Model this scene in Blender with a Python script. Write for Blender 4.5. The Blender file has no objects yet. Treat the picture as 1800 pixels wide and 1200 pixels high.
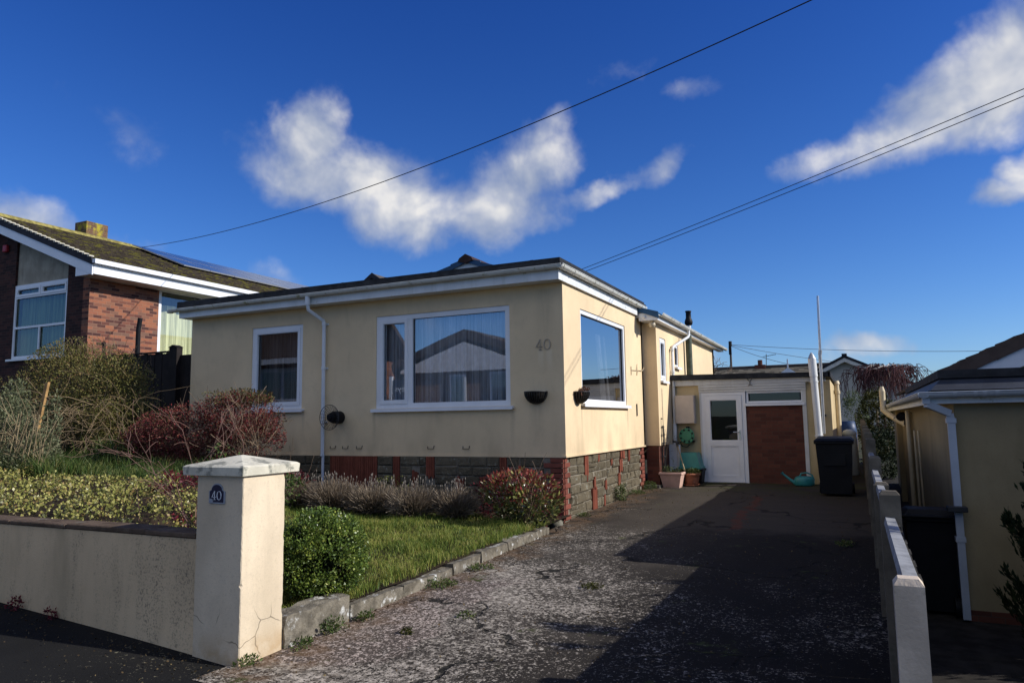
import bpy, math, random
import numpy as np
from math import radians, sin, cos, pi, sqrt
from mathutils import Vector, Matrix

rnd = random.Random(7)
rng = np.random.default_rng(11)
SC = bpy.context.scene
COL = SC.collection
ORIG = {}

# ------------------------------------------------------------------ node helpers
class NT:
    def __init__(s, tree):
        s.t = tree; s.n = tree.nodes; s.l = tree.links
    def node(s, typ, **kw):
        n = s.n.new(typ)
        for k, v in kw.items(): setattr(n, k, v)
        return n
    def put(s, sock, v):
        if v is None: return
        if isinstance(v, bpy.types.NodeSocket): s.l.new(v, sock)
        elif isinstance(v, (tuple, list)) and sock.type == 'RGBA' and len(v) == 3: sock.default_value = (*v, 1)
        else: sock.default_value = v
    def math(s, op, a, b=None, c=None, clamp=False):
        n = s.node('ShaderNodeMath', operation=op); n.use_clamp = clamp
        s.put(n.inputs[0], a); s.put(n.inputs[1], b)
        if c is not None: s.put(n.inputs[2], c)
        return n.outputs[0]
    def mix(s, f, a, b, blend='MIX'):
        n = s.node('ShaderNodeMix', data_type='RGBA', blend_type=blend); n.clamp_factor = True
        s.put(n.inputs[0], f); s.put(n.inputs[6], a); s.put(n.inputs[7], b)
        return n.outputs[2]
    def noise(s, vec, scale, detail=4, rough=.55, dist=0):
        n = s.node('ShaderNodeTexNoise'); n.inputs['Scale'].default_value = scale
        n.inputs['Detail'].default_value = detail; n.inputs['Roughness'].default_value = rough
        n.inputs['Distortion'].default_value = dist
        if vec is not None: s.l.new(vec, n.inputs['Vector'])
        return n.outputs['Fac']
    def ramp(s, f, stops, interp='LINEAR'):
        n = s.node('ShaderNodeValToRGB'); n.color_ramp.interpolation = interp
        e = n.color_ramp.elements
        while len(e) < len(stops): e.new(.5)
        for el, (p, c) in zip(e, stops):
            el.position = p
            el.color = (*c, 1) if isinstance(c, (tuple, list)) else (c, c, c, 1)
        s.put(n.inputs[0], f)
        return n.outputs[0]
    def step(s, f, lo, hi):
        n = s.node('ShaderNodeMapRange'); n.interpolation_type = 'SMOOTHSTEP'
        s.put(n.inputs[0], f); n.inputs[1].default_value = lo; n.inputs[2].default_value = hi
        return n.outputs[0]
    def mapping(s, vec, scale=(1, 1, 1), loc=(0, 0, 0)):
        n = s.node('ShaderNodeMapping'); n.inputs['Scale'].default_value = scale; n.inputs['Location'].default_value = loc
        s.l.new(vec, n.inputs[0]); return n.outputs[0]
    def pos(s): return s.node('ShaderNodeNewGeometry').outputs['Position']
    def island(s): return s.node('ShaderNodeNewGeometry').outputs['Random Per Island']
    def uv(s): return s.node('ShaderNodeTexCoord').outputs['UV']
    def sep(s, v):
        n = s.node('ShaderNodeSeparateXYZ'); s.l.new(v, n.inputs[0]); return n.outputs
    def comb(s, x, y, z=0):
        n = s.node('ShaderNodeCombineXYZ'); s.put(n.inputs[0], x); s.put(n.inputs[1], y); s.put(n.inputs[2], z); return n.outputs[0]
    def white(s, vec):
        n = s.node('ShaderNodeTexWhiteNoise', noise_dimensions='3D'); s.l.new(vec, n.inputs[0]); return n.outputs['Value']
    def vor(s, vec, scale, feature='F1', out='Distance'):
        n = s.node('ShaderNodeTexVoronoi', feature=feature); n.inputs['Scale'].default_value = scale
        s.l.new(vec, n.inputs['Vector']); return n.outputs[out]
    def bump(s, h, strength, dist=.01):
        n = s.node('ShaderNodeBump'); n.inputs['Strength'].default_value = strength; n.inputs['Distance'].default_value = dist
        s.l.new(h, n.inputs['Height']); return n.outputs[0]

def newmat(name):
    m = bpy.data.materials.new(name); m.use_nodes = True
    t = NT(m.node_tree); t.n.clear()
    out = t.node('ShaderNodeOutputMaterial')
    b = t.node('ShaderNodeBsdfPrincipled')
    t.l.new(b.outputs[0], out.inputs[0])
    return m, t, b, out

def sc(c, k): return tuple(min(1, x * k) for x in c)

def simple(name, col, rough=.6, spec=.4, var=.12, scale=5, col2=None, bump=0, bscale=60, bdist=.004, metallic=0,
           streak=0, streakcol=None, isl=0, grime=None, lo=.35, hi=.65):
    m, t, b, o = newmat(name)
    p = t.pos()
    n = t.noise(p, scale, 5, .6)
    c = t.mix(t.step(n, lo, hi), sc(col, 1 - var), col2 if col2 else sc(col, 1 + var))
    fine = t.noise(p, scale * 14, 3, .6)
    c = t.mix(t.math('MULTIPLY', t.step(fine, .3, .8), var), c, sc(col, .55))
    if isl:
        r = t.island()
        c = t.mix(isl, c, t.mix(r, sc(col, .45), sc(col, 1.55)))
    if streak:
        s = t.noise(t.mapping(p, (9, 9, .55)), 1, 4, .6)
        s2 = t.noise(p, .8, 3, .5)
        f = t.math('MULTIPLY', t.math('MULTIPLY', t.step(s, .48, .75), t.step(s2, .35, .7)), streak)
        c = t.mix(f, c, streakcol or sc(col, .45))
    if grime:
        gcol, thr, gsc = grime
        g = t.noise(p, gsc, 6, .65)
        c = t.mix(t.step(g, thr, thr + .13), c, gcol)
    t.put(b.inputs['Base Color'], c)
    b.inputs['Roughness'].default_value = rough
    b.inputs['Specular IOR Level'].default_value = spec
    b.inputs['Metallic'].default_value = metallic
    if bump:
        t.l.new(t.bump(t.noise(p, bscale, 4, .6), bump, bdist), b.inputs['Normal'])
    return m

def leafmat(name, stops, rough=.5, spec=.35, trans=.25, patch=1.2, zramp=None):
    """leaf colours picked per leaf, clumped light and dark by a slow noise"""
    m, t, b, o = newmat(name)
    r = t.island(); p = t.pos()
    n = t.noise(p, patch, 3, .6)
    f = t.math('ADD', t.math('MULTIPLY', r, .62), t.math('MULTIPLY', t.math('SUBTRACT', n, .5), 1.1))
    f = t.math('ADD', f, .2, clamp=True)
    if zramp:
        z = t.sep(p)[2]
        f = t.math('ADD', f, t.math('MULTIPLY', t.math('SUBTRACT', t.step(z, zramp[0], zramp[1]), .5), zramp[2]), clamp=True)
    c = t.ramp(f, stops)
    t.put(b.inputs['Base Color'], c)
    b.inputs['Roughness'].default_value = rough
    b.inputs['Specular IOR Level'].default_value = spec
    tr = t.node('ShaderNodeBsdfTranslucent'); t.l.new(c, tr.inputs[0])
    mx = t.node('ShaderNodeMixShader'); mx.inputs[0].default_value = trans
    t.l.new(b.outputs[0], mx.inputs[1]); t.l.new(tr.outputs[0], mx.inputs[2]); t.l.new(mx.outputs[0], o.inputs[0])
    return m

def brickmat(name, stops, mortar, bw=.225, bh=.075, joint=.012, dirt=None, bump=.5, bond=.5, rough=.85, vertical=False):
    m, t, b, o = newmat(name)
    u, v, _ = t.sep(t.uv())
    if vertical: u, v = v, u
    row = t.math('FLOOR', t.math('DIVIDE', v, bh))
    off = t.math('MULTIPLY', t.math('MODULO', t.math('ABSOLUTE', row), 2.0), bond)
    uu = t.math('ADD', t.math('DIVIDE', u, bw), off)
    cell = t.math('FLOOR', uu)
    r = t.white(t.comb(cell, row, 3.3))
    fu = t.math('FRACT', uu); fv = t.math('FRACT', t.math('DIVIDE', v, bh))
    du = t.math('MULTIPLY', t.math('MINIMUM', fu, t.math('SUBTRACT', 1.0, fu)), bw)
    dv = t.math('MULTIPLY', t.math('MINIMUM', fv, t.math('SUBTRACT', 1.0, fv)), bh)
    d = t.math('MINIMUM', du, dv)
    p = t.pos()
    d = t.math('ADD', d, t.math('MULTIPLY', t.math('SUBTRACT', t.noise(p, 45, 3), .5), .006))
    f = t.step(d, joint * .32, joint * .62)
    c = t.ramp(r, stops, 'LINEAR')
    c = t.mix(t.math('MULTIPLY', t.noise(p, 22, 5, .7), .55), c, sc(stops[0][1], .55))
    c = t.mix(f, mortar, c)
    if dirt:
        c = t.mix(t.step(t.noise(p, dirt[2], 5, .65), dirt[1], dirt[1] + .2), c, dirt[0])
    t.put(b.inputs['Base Color'], c)
    b.inputs['Roughness'].default_value = rough; b.inputs['Specular IOR Level'].default_value = .2
    h = t.math('ADD', f, t.math('MULTIPLY', t.noise(p, 60, 4), .5))
    t.l.new(t.bump(h, bump, .008), b.inputs['Normal'])
    return m

# ------------------------------------------------------------------ mesh helpers
class MB:
    def __init__(s): s.v = []; s.f = []; s.m = []; s.sm = []
    def add(s, vs, fs, m=0, smooth=False):
        o = len(s.v); s.v += [tuple(v) for v in vs]
        for f in fs: s.f.append(tuple(i + o for i in f)); s.m.append(m); s.sm.append(smooth)
    def quad(s, a, b, c, d, m=0): s.add([a, b, c, d], [(0, 1, 2, 3)], m)
    def hexa(s, b, t, m=0):
        s.add(list(b) + list(t), [(3, 2, 1, 0), (4, 5, 6, 7), (0, 1, 5, 4), (1, 2, 6, 5), (2, 3, 7, 6), (3, 0, 4, 7)], m)
    def box(s, x0, x1, y0, y1, z0, z1, m=0):
        s.hexa([(x0, y0, z0), (x1, y0, z0), (x1, y1, z0), (x0, y1, z0)], [(x0, y0, z1), (x1, y0, z1), (x1, y1, z1), (x0, y1, z1)], m)
    def cbox(s, x0, x1, y0, y1, z0, z1, c=.006, m=0):
        """box with chamfered edges on all sides"""
        X = [x0, x0 + c, x1 - c, x1]; Y = [y0, y0 + c, y1 - c, y1]; Z = [z0, z0 + c, z1 - c, z1]
        vs = []; idx = {}
        for k in range(4):
            for j in range(4):
                for i in range(4):
                    if sum(q in (0, 3) for q in (i, j, k)) == 1: idx[i, j, k] = len(vs); vs.append((X[i], Y[j], Z[k]))
        g = lambda *a: idx[a]
        fs = []
        for a in (0, 3):
            q = [(a, 1, 1), (a, 2, 1), (a, 2, 2), (a, 1, 2)]; fs.append([g(*t) for t in q])
            q = [(1, a, 1), (2, a, 1), (2, a, 2), (1, a, 2)]; fs.append([g(*t) for t in q])
            q = [(1, 1, a), (2, 1, a), (2, 2, a), (1, 2, a)]; fs.append([g(*t) for t in q])
        for a in (0, 3):
            for bb in (0, 3):
                A = 1 if a == 0 else 2; B = 1 if bb == 0 else 2
                fs.append([g(a, B, 1), g(a, B, 2), g(A, bb, 2), g(A, bb, 1)])
                fs.append([g(a, 1, B), g(a, 2, B), g(A, 2, bb), g(A, 1, bb)])
                fs.append([g(1, a, B), g(2, a, B), g(2, A, bb), g(1, A, bb)])
        for a in (0, 3):
            for bb in (0, 3):
                for cc in (0, 3):
                    A = 1 if a == 0 else 2; B = 1 if bb == 0 else 2; D = 1 if cc == 0 else 2
                    fs.append([g(a, B, D), g(A, bb, D), g(A, B, cc)])
        s.add(vs, fs, m)
    def tube(s, pts, rad, n=8, m=0, cap=True, smooth=True):
        pts = [Vector(p) for p in pts]
        if not isinstance(rad, (list, tuple)): rad = [rad] * len(pts)
        vs = []; fs = []
        d0 = (pts[1] - pts[0]).normalized()
        up = Vector((0, 0, 1)) if abs(d0.z) < .9 else Vector((1, 0, 0))
        a = d0.cross(up).normalized()
        for i, p in enumerate(pts):
            if i == 0: d = pts[1] - pts[0]
            elif i == len(pts) - 1: d = pts[-1] - pts[-2]
            else: d = (pts[i + 1] - pts[i]).normalized() + (pts[i] - pts[i - 1]).normalized()
            d = d.normalized() if d.length > 1e-9 else d0
            a = (a - d * a.dot(d)); a = a.normalized() if a.length > 1e-6 else d.orthogonal().normalized()
            b = d.cross(a)
            for k in range(n):
                th = 2 * pi * k / n
                vs.append(p + (a * cos(th) + b * sin(th)) * rad[i])
        for i in range(len(pts) - 1):
            for k in range(n):
                k2 = (k + 1) % n
                fs.append((i * n + k, i * n + k2, (i + 1) * n + k2, (i + 1) * n + k))
        s.add(vs, fs, m, smooth)
        if cap:
            s.add(vs[:n], [tuple(reversed(range(n)))], m); s.add(vs[-n:], [tuple(range(n))], m)
    def lathe(s, prof, c, n=24, m=0, smooth=True):
        vs = []; fs = []
        for r, z in prof:
            for k in range(n):
                th = 2 * pi * k / n; vs.append((c[0] + r * cos(th), c[1] + r * sin(th), c[2] + z))
        for i in range(len(prof) - 1):
            for k in range(n):
                k2 = (k + 1) % n; fs.append((i * n + k, i * n + k2, (i + 1) * n + k2, (i + 1) * n + k))
        s.add(vs, fs, m, smooth)
    def prism(s, poly, axis, a0, a1, m=0):
        """poly of 2-D points swept along axis 'x','y' or 'z'"""
        def P(p, a): return {'x': (a, p[0], p[1]), 'y': (p[0], a, p[1]), 'z': (p[0], p[1], a)}[axis]
        n = len(poly)
        vs = [P(p, a0) for p in poly] + [P(p, a1) for p in poly]
        fs = [tuple(range(n)), tuple(reversed(range(n, 2 * n)))] + [(i, i + n, (i + 1) % n + n, (i + 1) % n) for i in range(n)]
        s.add(vs, fs, m)
    def grid(s, xs, ys, fz, m=0, smooth=True):
        vs = [(x, y, fz(x, y)) for y in ys for x in xs]; w = len(xs)
        fs = [(j * w + i, j * w + i + 1, (j + 1) * w + i + 1, (j + 1) * w + i) for j in range(len(ys) - 1) for i in range(w - 1)]
        s.add(vs, fs, m, smooth)
    def build(s, name, mats, parent=None, origin=None, fixn=True):
        if not isinstance(mats, (list, tuple)): mats = [mats]
        o3 = ORIG[parent.name] if parent is not None else (origin or (0, 0, 0))
        me = bpy.data.meshes.new(name)
        vs = [(v[0] - o3[0], v[1] - o3[1], v[2] - o3[2]) for v in s.v]
        me.from_pydata(vs, [], s.f)
        for mt in mats: me.materials.append(mt)
        me.polygons.foreach_set('material_index', s.m)
        me.polygons.foreach_set('use_smooth', s.sm)
        me.update()
        if fixn:
            import bmesh
            bm = bmesh.new(); bm.from_mesh(me); bmesh.ops.recalc_face_normals(bm, faces=bm.faces); bm.to_mesh(me); bm.free()
        uv = me.uv_layers.new(name='UVMap')
        nl = len(me.loops); vi = np.zeros(nl, np.int32); me.loops.foreach_get('vertex_index', vi)
        co = np.zeros(len(me.vertices) * 3); me.vertices.foreach_get('co', co); co = co.reshape(-1, 3) + np.array(o3)
        nr = np.zeros(len(me.polygons) * 3); me.polygons.foreach_get('normal', nr); nr = np.abs(nr.reshape(-1, 3))
        lt = np.zeros(len(me.polygons), np.int32); me.polygons.foreach_get('loop_total', lt)
        fi = np.repeat(np.arange(len(lt)), lt)
        p = co[vi]; n = nr[fi]
        top = n[:, 2] > .75; xf = (~top) & (n[:, 0] >= n[:, 1])
        U = np.where(xf, p[:, 1], p[:, 0]); V = np.where(top, p[:, 1], p[:, 2])
        uv.data.foreach_set('uv', np.stack([U, V], 1).ravel())
        return link(name, me, parent, o3)

def link(name, me, parent=None, o3=(0, 0, 0)):
    ob = bpy.data.objects.new(name, me); COL.objects.link(ob)
    if parent is not None: ob.parent = parent
    else: ob.location = o3
    ORIG[ob.name] = o3
    return ob

def npmesh(name, verts, faces, mats, parent=None, origin=(0, 0, 0), midx=None, smooth=False):
    """fast mesh from numpy arrays; faces is n x k"""
    o3 = ORIG[parent.name] if parent is not None else origin
    verts = np.asarray(verts, np.float64) - np.array(o3)
    me = bpy.data.meshes.new(name)
    n, k = faces.shape
    me.vertices.add(len(verts)); me.vertices.foreach_set('co', verts.ravel())
    me.loops.add(n * k); me.loops.foreach_set('vertex_index', faces.astype(np.int32).ravel())
    me.polygons.add(n); me.polygons.foreach_set('loop_start', np.arange(0, n * k, k, dtype=np.int32))
    try: me.polygons.foreach_set('loop_total', np.full(n, k, np.int32))
    except Exception: pass
    for mt in (mats if isinstance(mats, (list, tuple)) else [mats]): me.materials.append(mt)
    if midx is not None: me.polygons.foreach_set('material_index', midx.astype(np.int32))
    me.update(calc_edges=True); me.validate()
    return link(name, me, parent, o3)

def thing(name, label, cat, loc, group=None, kind=None):
    o = bpy.data.objects.new(name, None); o.empty_display_size = .2
    COL.objects.link(o); o.location = loc; ORIG[o.name] = tuple(loc)
    return tag(o, label, cat, group, kind)
def tag(o, label, cat, group=None, kind=None):
    o['label'] = label; o['category'] = cat
    if group: o['group'] = group
    if kind: o['kind'] = kind
    return o
def struct(o, label=None, cat=None):
    o['kind'] = 'structure'
    if label: o['label'] = label
    if cat: o['category'] = cat
    return o

# ---- mapping helpers for walls: u along, d outward, z up
def face_y(y0): return lambda u, d, z: (u, y0 - d, z)      # faces -Y
def face_x(x0): return lambda u, d, z: (x0 + d, u, z)      # faces +X
def lbox(mb, fm, u0, u1, d0, d1, z0, z1, m=0):
    mb.hexa([fm(u0, d0, z0), fm(u1, d0, z0), fm(u1, d1, z0), fm(u0, d1, z0)],
            [fm(u0, d0, z1), fm(u1, d0, z1), fm(u1, d1, z1), fm(u0, d1, z1)], m)

def holed_wall(mb, fm, u0, u1, z0, z1, holes, th=.25, m=0):
    us = sorted({u0, u1, *[h[0] for h in holes], *[h[1] for h in holes]})
    zs = sorted({z0, z1, *[h[2] for h in holes], *[h[3] for h in holes]})
    def solid(i, j):
        if i < 0 or j < 0 or i >= len(us) - 1 or j >= len(zs) - 1: return False
        cu = (us[i] + us[i + 1]) / 2; cz = (zs[j] + zs[j + 1]) / 2
        return not any(h[0] < cu < h[1] and h[2] < cz < h[3] for h in holes)
    for i in range(len(us) - 1):
        for j in range(len(zs) - 1):
            if not solid(i, j): continue
            a, b, c, d = us[i], us[i + 1], zs[j], zs[j + 1]
            mb.quad(fm(a, 0, c), fm(b, 0, c), fm(b, 0, d), fm(a, 0, d), m)
            mb.quad(fm(a, -th, c), fm(a, -th, d), fm(b, -th, d), fm(b, -th, c), m)
            if not solid(i - 1, j): mb.quad(fm(a, 0, c), fm(a, 0, d), fm(a, -th, d), fm(a, -th, c), m)
            if not solid(i + 1, j): mb.quad(fm(b, 0, c), fm(b, -th, c), fm(b, -th, d), fm(b, 0, d), m)
            if not solid(i, j - 1): mb.quad(fm(a, 0, c), fm(a, -th, c), fm(b, -th, c), fm(b, 0, c), m)
            if not solid(i, j + 1): mb.quad(fm(a, 0, d), fm(b, 0, d), fm(b, -th, d), fm(a, -th, d), m)

def frame_ring(mb, fm, u0, u1, z0, z1, w, d0, d1, m=0):
    lbox(mb, fm, u0, u1, d0, d1, z0, z0 + w, m); lbox(mb, fm, u0, u1, d0, d1, z1 - w, z1, m)
    lbox(mb, fm, u0, u0 + w, d0, d1, z0 + w, z1 - w, m); lbox(mb, fm, u1 - w, u1, d0, d1, z0 + w, z1 - w, m)

# ------------------------------------------------------------------ materials
WHITE = simple('white_upvc', (.78, .79, .80), .35, .45, .03, 3)
WHITE_DIRTY = simple('white_upvc_weathered', (.74, .75, .74), .4, .4, .06, 3, grime=((.36, .36, .22), .60, 7), streak=.4, streakcol=(.4, .4, .3))
GUTTER = simple('gutter_plastic', (.68, .68, .62), .4, .4, .08, 2, grime=((.30, .29, .14), .55, 5))

def render_mat(name, col, stain, drips=(), cracks=False):
    m, t, b, o = newmat(name)
    p = t.pos()
    big = t.noise(p, .55, 4, .55)
    c = t.mix(t.step(big, .3, .75), sc(col, .86), sc(col, 1.06))
    c = t.mix(t.math('MULTIPLY', t.step(t.noise(p, 3.2, 5, .65), .45, .8), .5), c, sc(col, .72))
    s = t.noise(t.mapping(p, (3.1, 3.1, .75)), 1, 5, .62, .6)
    c = t.mix(t.math('MULTIPLY', t.step(s, .52, .85), .38), c, stain)
    x, y, z = t.sep(p)
    # damp tide near the bottom edge of the coat and green grime below the eaves
    low = t.math('MULTIPLY', t.step(z, 1.7, .95), t.step(t.noise(t.mapping(p, (2.2, 2.2, .8)), 1, 4), .38, .72))
    c = t.mix(t.math('MULTIPLY', low, .55), c, stain)
    spk = t.noise(p, 55, 3, .7)
    c = t.mix(t.math('MULTIPLY', t.step(spk, .50, .72), .34), c, sc(col, .6))
    grain = t.noise(p, 210, 2, .6)
    c = t.mix(t.math('MULTIPLY', t.step(grain, .45, .7), .22), c, sc(col, .55))
    # run-off stains: (axis value, half width, top, bottom, strength) on the front ('x') or side ('y') wall
    wob = t.math('MULTIPLY', t.math('SUBTRACT', t.noise(t.mapping(p, (2, 2, 3)), 1, 3), .5), .10)
    for (ax, v0, hw, zt, zb2, st, dc) in drips:
        q = t.math('ABSOLUTE', t.math('ADD', t.math('SUBTRACT', x if ax == 'x' else y, v0), wob))
        side = t.step(y, .02, -.02) if ax == 'x' else t.step(x, -.02, .0)
        f = t.math('MULTIPLY', t.math('MULTIPLY', t.step(q, hw, hw * .15), t.math('MULTIPLY', t.step(z, zb2, zt), t.step(z, zt + .04, zt))), side)
        f = t.math('MULTIPLY', f, t.math('ADD', t.math('MULTIPLY', t.noise(t.mapping(p, (30, 30, 2)), 1, 4), 1.2), .1))
        c = t.mix(t.math('MULTIPLY', f, st), c, dc)
    if cracks:
        wv = t.node('ShaderNodeTexNoise'); wv.inputs['Scale'].default_value = 6; t.l.new(p, wv.inputs['Vector'])
        vm = t.node('ShaderNodeVectorMath', operation='MULTIPLY_ADD'); t.l.new(wv.outputs['Color'], vm.inputs[0]); vm.inputs[1].default_value = (.12, .12, .12); t.l.new(p, vm.inputs[2])
        cr = t.math('MULTIPLY', t.step(t.vor(vm.outputs[0], 2.6, 'DISTANCE_TO_EDGE'), .012, .003), t.math('MULTIPLY', t.step(z, .25, .10), t.step(t.noise(p, 3, 2), .45, .55)))
        c = t.mix(t.math('MULTIPLY', cr, .75), c, (.10, .085, .065))
        lo2 = t.math('MULTIPLY', t.step(z, .10, -.12), t.step(t.noise(p, 7, 4), .3, .65))
        c = t.mix(t.math('MULTIPLY', lo2, .7), c, (.42, .28, .14))
    t.put(b.inputs['Base Color'], c)
    b.inputs['Roughness'].default_value = .92; b.inputs['Specular IOR Level'].default_value = .15
    h = t.math('ADD', t.noise(p, 130, 4, .7), t.math('MULTIPLY', t.noise(p, 6, 3), .6))
    t.l.new(t.bump(h, .35, .006), b.inputs['Normal'])
    return m
ST = (.30, .245, .165)
CREAM = render_mat('cream_render', (.83, .645, .405), (.48, .37, .23),
                   drips=[('x', -3.50, .05, 1.68, .95, .9, ST), ('x', -.87, .06, 1.68, .95, .9, ST), ('x', -5.06, .05, 1.7, 1.1, .7, ST), ('x', -.30, .22, 3.5, 1.9, .55, ST), ('x', -.46, .16, 1.72, 1.0, .7, ST), ('x', -2.2, .12, 1.66, 1.1, .5, ST),
                          ('x', -.37, .07, 2.56, 2.2, .8, (.9, .78, .58)), ('x', -.23, .08, 2.56, 2.15, .8, (.9, .78, .58)), ('y', .75, .05, 1.72, 1.1, .6, ST), ('y', 3.33, .06, 1.72, 1.0, .6, ST)])
CREAM2 = render_mat('yellow_cream_render', (.62, .49, .28), (.36, .28, .14))

FELT = simple('roof_felt', (.028, .030, .034), .85, .2, .3, 6, bump=.5, bscale=180, grime=((.07, .075, .06), .6, 9))
SLATE = simple('slate_cladding', (.045, .050, .062), .6, .35, .2, 3, bump=.3, bscale=60)
DARK_PLASTIC = simple('black_plastic', (.010, .010, .012), .55, .18, .15, 6)
BIN_PLASTIC = simple('charcoal_plastic', (.013, .014, .016), .6, .15, .15, 3, grime=((.035, .035, .032), .64, 12))
BLACK_METAL = simple('black_iron', (.02, .02, .022), .5, .5, .2, 8)
GALV = simple('grey_metal', (.42, .43, .44), .4, .5, .1, 10, metallic=.6)
DARK_ROOM = simple('dark_interior', (.045, .042, .04), .9, .1, .1, 2)
TILE_BLUE = simple('blue_slate_tile', (.022, .080, .165), .55, .35, .2, 4, bump=.3, bscale=40, isl=.25)
TILE_RIDGE = simple('dark_ridge_tile', (.055, .030, .024), .7, .2, .25, 6)
TILE_BROWN = simple('brown_concrete_tile', (.075, .052, .042), .8, .2, .25, 5, bump=.4, bscale=50, isl=.3)
TILE_GREY = simple('weathered_tile', (.10, .085, .07), .85, .2, .3, 2.5, isl=.3)
TILE_MOSS = simple('mossy_tile', (.055, .043, .033), .9, .15, .35, 6, grime=((.115, .105, .022), .49, 3.2), bump=.8, bscale=35, bdist=.02)
BARGE_DARK = simple('dark_verge', (.022, .022, .028), .7, .2, .2, 5)
PEBBLE = simple('pebbledash_panel', (.36, .33, .26), .95, .1, .15, 3, streak=.6, bump=.6, bscale=90)
WOOD_DARK = simple('dark_stained_wood', (.018, .014, .013), .8, .2, .3, 4, streak=.4)
WOOD_RAW = simple('raw_timber', (.42, .25, .10), .75, .2, .2, 12, streak=.5)
WOOD_GREY = simple('weathered_timber', (.27, .275, .28), .85, .2, .2, 9, streak=.5, streakcol=(.16, .16, .16), bump=.5, bscale=60)
CONC = simple('post_concrete', (.56, .465, .36), .93, .15, .16, 5, bump=.5, bscale=70, bdist=.005, grime=((.20, .19, .15), .58, 7), streak=.4)
CONC_DARK = simple('weathered_concrete', (.17, .16, .13), .95, .12, .25, 6, bump=.8, bscale=50, bdist=.008, grime=((.075, .07, .045), .52, 8))
CAPSTONE = simple('cast_stone_cap', (.62, .58, .46), .93, .12, .1, 6, bump=.5, bscale=90, grime=((.25, .245, .20), .505, 7))
TERRA = simple('terracotta', (.40, .155, .085), .7, .25, .15, 8, grime=((.5, .36, .28), .62, 9))
PINKPOT = simple('pink_clay', (.58, .38, .31), .75, .25, .1, 6, streak=.3)
TEAL = simple('teal_plastic', (.05, .27, .23), .4, .4, .08, 5)
TEAL2 = simple('turquoise_plastic', (.03, .23, .23), .38, .45, .08, 5)
GREENREEL = simple('green_plastic', (.06, .26, .14), .4, .4, .08, 6)
SOIL = simple('garden_soil', (.040, .028, .018), .95, .1, .35, 6, bump=1, bscale=30, bdist=.03)
BARK = simple('twig_bark', (.17, .12, .085), .85, .15, .3, 12, isl=.5)
BARK_PALE = simple('pale_dead_stem', (.40, .31, .18), .85, .15, .25, 10, isl=.4)
BARK_GREY = simple('grey_branch', (.34, .31, .29), .85, .15, .25, 10, isl=.4)
CABLE = simple('cable_rubber', (.018, .017, .018), .6, .3, .1, 5)
NAVY = simple('navy_enamel', (.008, .014, .045), .3, .5, .1, 5)
NUMW = simple('number_white', (.72, .74, .76), .4, .4, .05, 10)
STEELNUM = simple('steel_number', (.44, .37, .27), .5, .4, .1, 10)
GREYPL = simple('grey_plastic', (.30, .33, .34), .5, .4, .08, 5)
REDBOX = simple('red_plastic', (.35, .02, .03), .5, .4, .1, 5)
CREAMPIPE = simple('cream_pipe', (.66, .55, .36), .55, .3, .08, 4, grime=((.35, .3, .2), .62, 9))
BOARD = simple('painted_board', (.66, .66, .63), .6, .3, .06, 3, streak=.4, streakcol=(.4, .38, .33))
METERBOX = simple('cream_cupboard', (.58, .50, .42), .6, .3, .06, 3, streak=.3)
PINKWOOD = simple('curtain_brown', (.10, .06, .05), .9, .1, .2, 4)

SHADEBRICK = brickmat('dark_shaded_brick', [(0, (.030, .016, .015)), (.5, (.06, .026, .022)), (1, (.10, .04, .03))], (.06, .045, .04), joint=.008, bump=.35)  # dark front brick, darkened further to paint in the shade on that face
WALLBRICK = brickmat('multi_red_brick', [(0, (.075, .034, .030)), (.22, (.11, .045, .036)), (.36, (.19, .072, .05)), (.5, (.30, .125, .075)), (.62, (.20, .115, .08)), (.75, (.40, .155, .08)), (1, (.34, .125, .07))], (.27, .16, .11), joint=.008)
DARKBRICK = brickmat('dark_red_brick', [(0, (.095, .036, .026)), (.5, (.135, .048, .032)), (1, (.17, .062, .04))], (.085, .055, .042), joint=.008, bump=.35)
QUOIN = simple('red_quoin_brick', (.185, .060, .042), .9, .15, .18, 9, isl=.35, bump=.6, bscale=60, grime=((.36, .26, .2), .66, 8))
REDTILE = simple('red_edge_tile', (.20, .060, .036), .85, .15, .15, 9, isl=.35, bump=.5, bscale=50)
STONE = simple('rough_grey_stone', (.125, .104, .070), .95, .1, .22, 7, isl=.35, bump=1.0, bscale=38, bdist=.022, grime=((.25, .24, .19), .56, 13))
MORTAR = simple('stone_mortar', (.22, .195, .155), .95, .1, .15, 9, bump=.6, bscale=60)
CHIMBRICK = brickmat('mossy_chimney_brick', [(0, (.10, .055, .04)), (1, (.20, .10, .06))], (.2, .17, .12), joint=.01, dirt=((.36, .30, .035), .44, 4))

def glassmat(name, fmin, tint, rough=.0):
    m, t, b, o = newmat(name)
    t.n.remove(b)
    g = t.node('ShaderNodeBsdfGlossy'); g.inputs['Roughness'].default_value = rough; g.inputs[0].default_value = (.92, .95, 1, 1)
    tr = t.node('ShaderNodeBsdfTransparent'); tr.inputs[0].default_value = (*tint, 1)
    fr = t.node('ShaderNodeFresnel'); fr.inputs[0].default_value = 1.5
    p = t.pos()
    t.l.new(t.bump(t.noise(p, 1.3, 2), .02, .02), g.inputs['Normal'])
    f = t.math('ADD', t.math('MULTIPLY', fr.outputs[0], 1.0 - fmin), fmin)
    mx = t.node('ShaderNodeMixShader'); t.l.new(f, mx.inputs[0]); t.l.new(tr.outputs[0], mx.inputs[1]); t.l.new(g.outputs[0], mx.inputs[2])
    t.l.new(mx.outputs[0], o.inputs[0])
    return m
GLASS = glassmat('window_glass', .25, (.92, .94, .95))
GLASS_CLEAR = glassmat('clear_window_glass', .10, (.93, .95, .95))
GLASS_DK = glassmat('dark_window_glass', .09, (.75, .77, .77))
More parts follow.
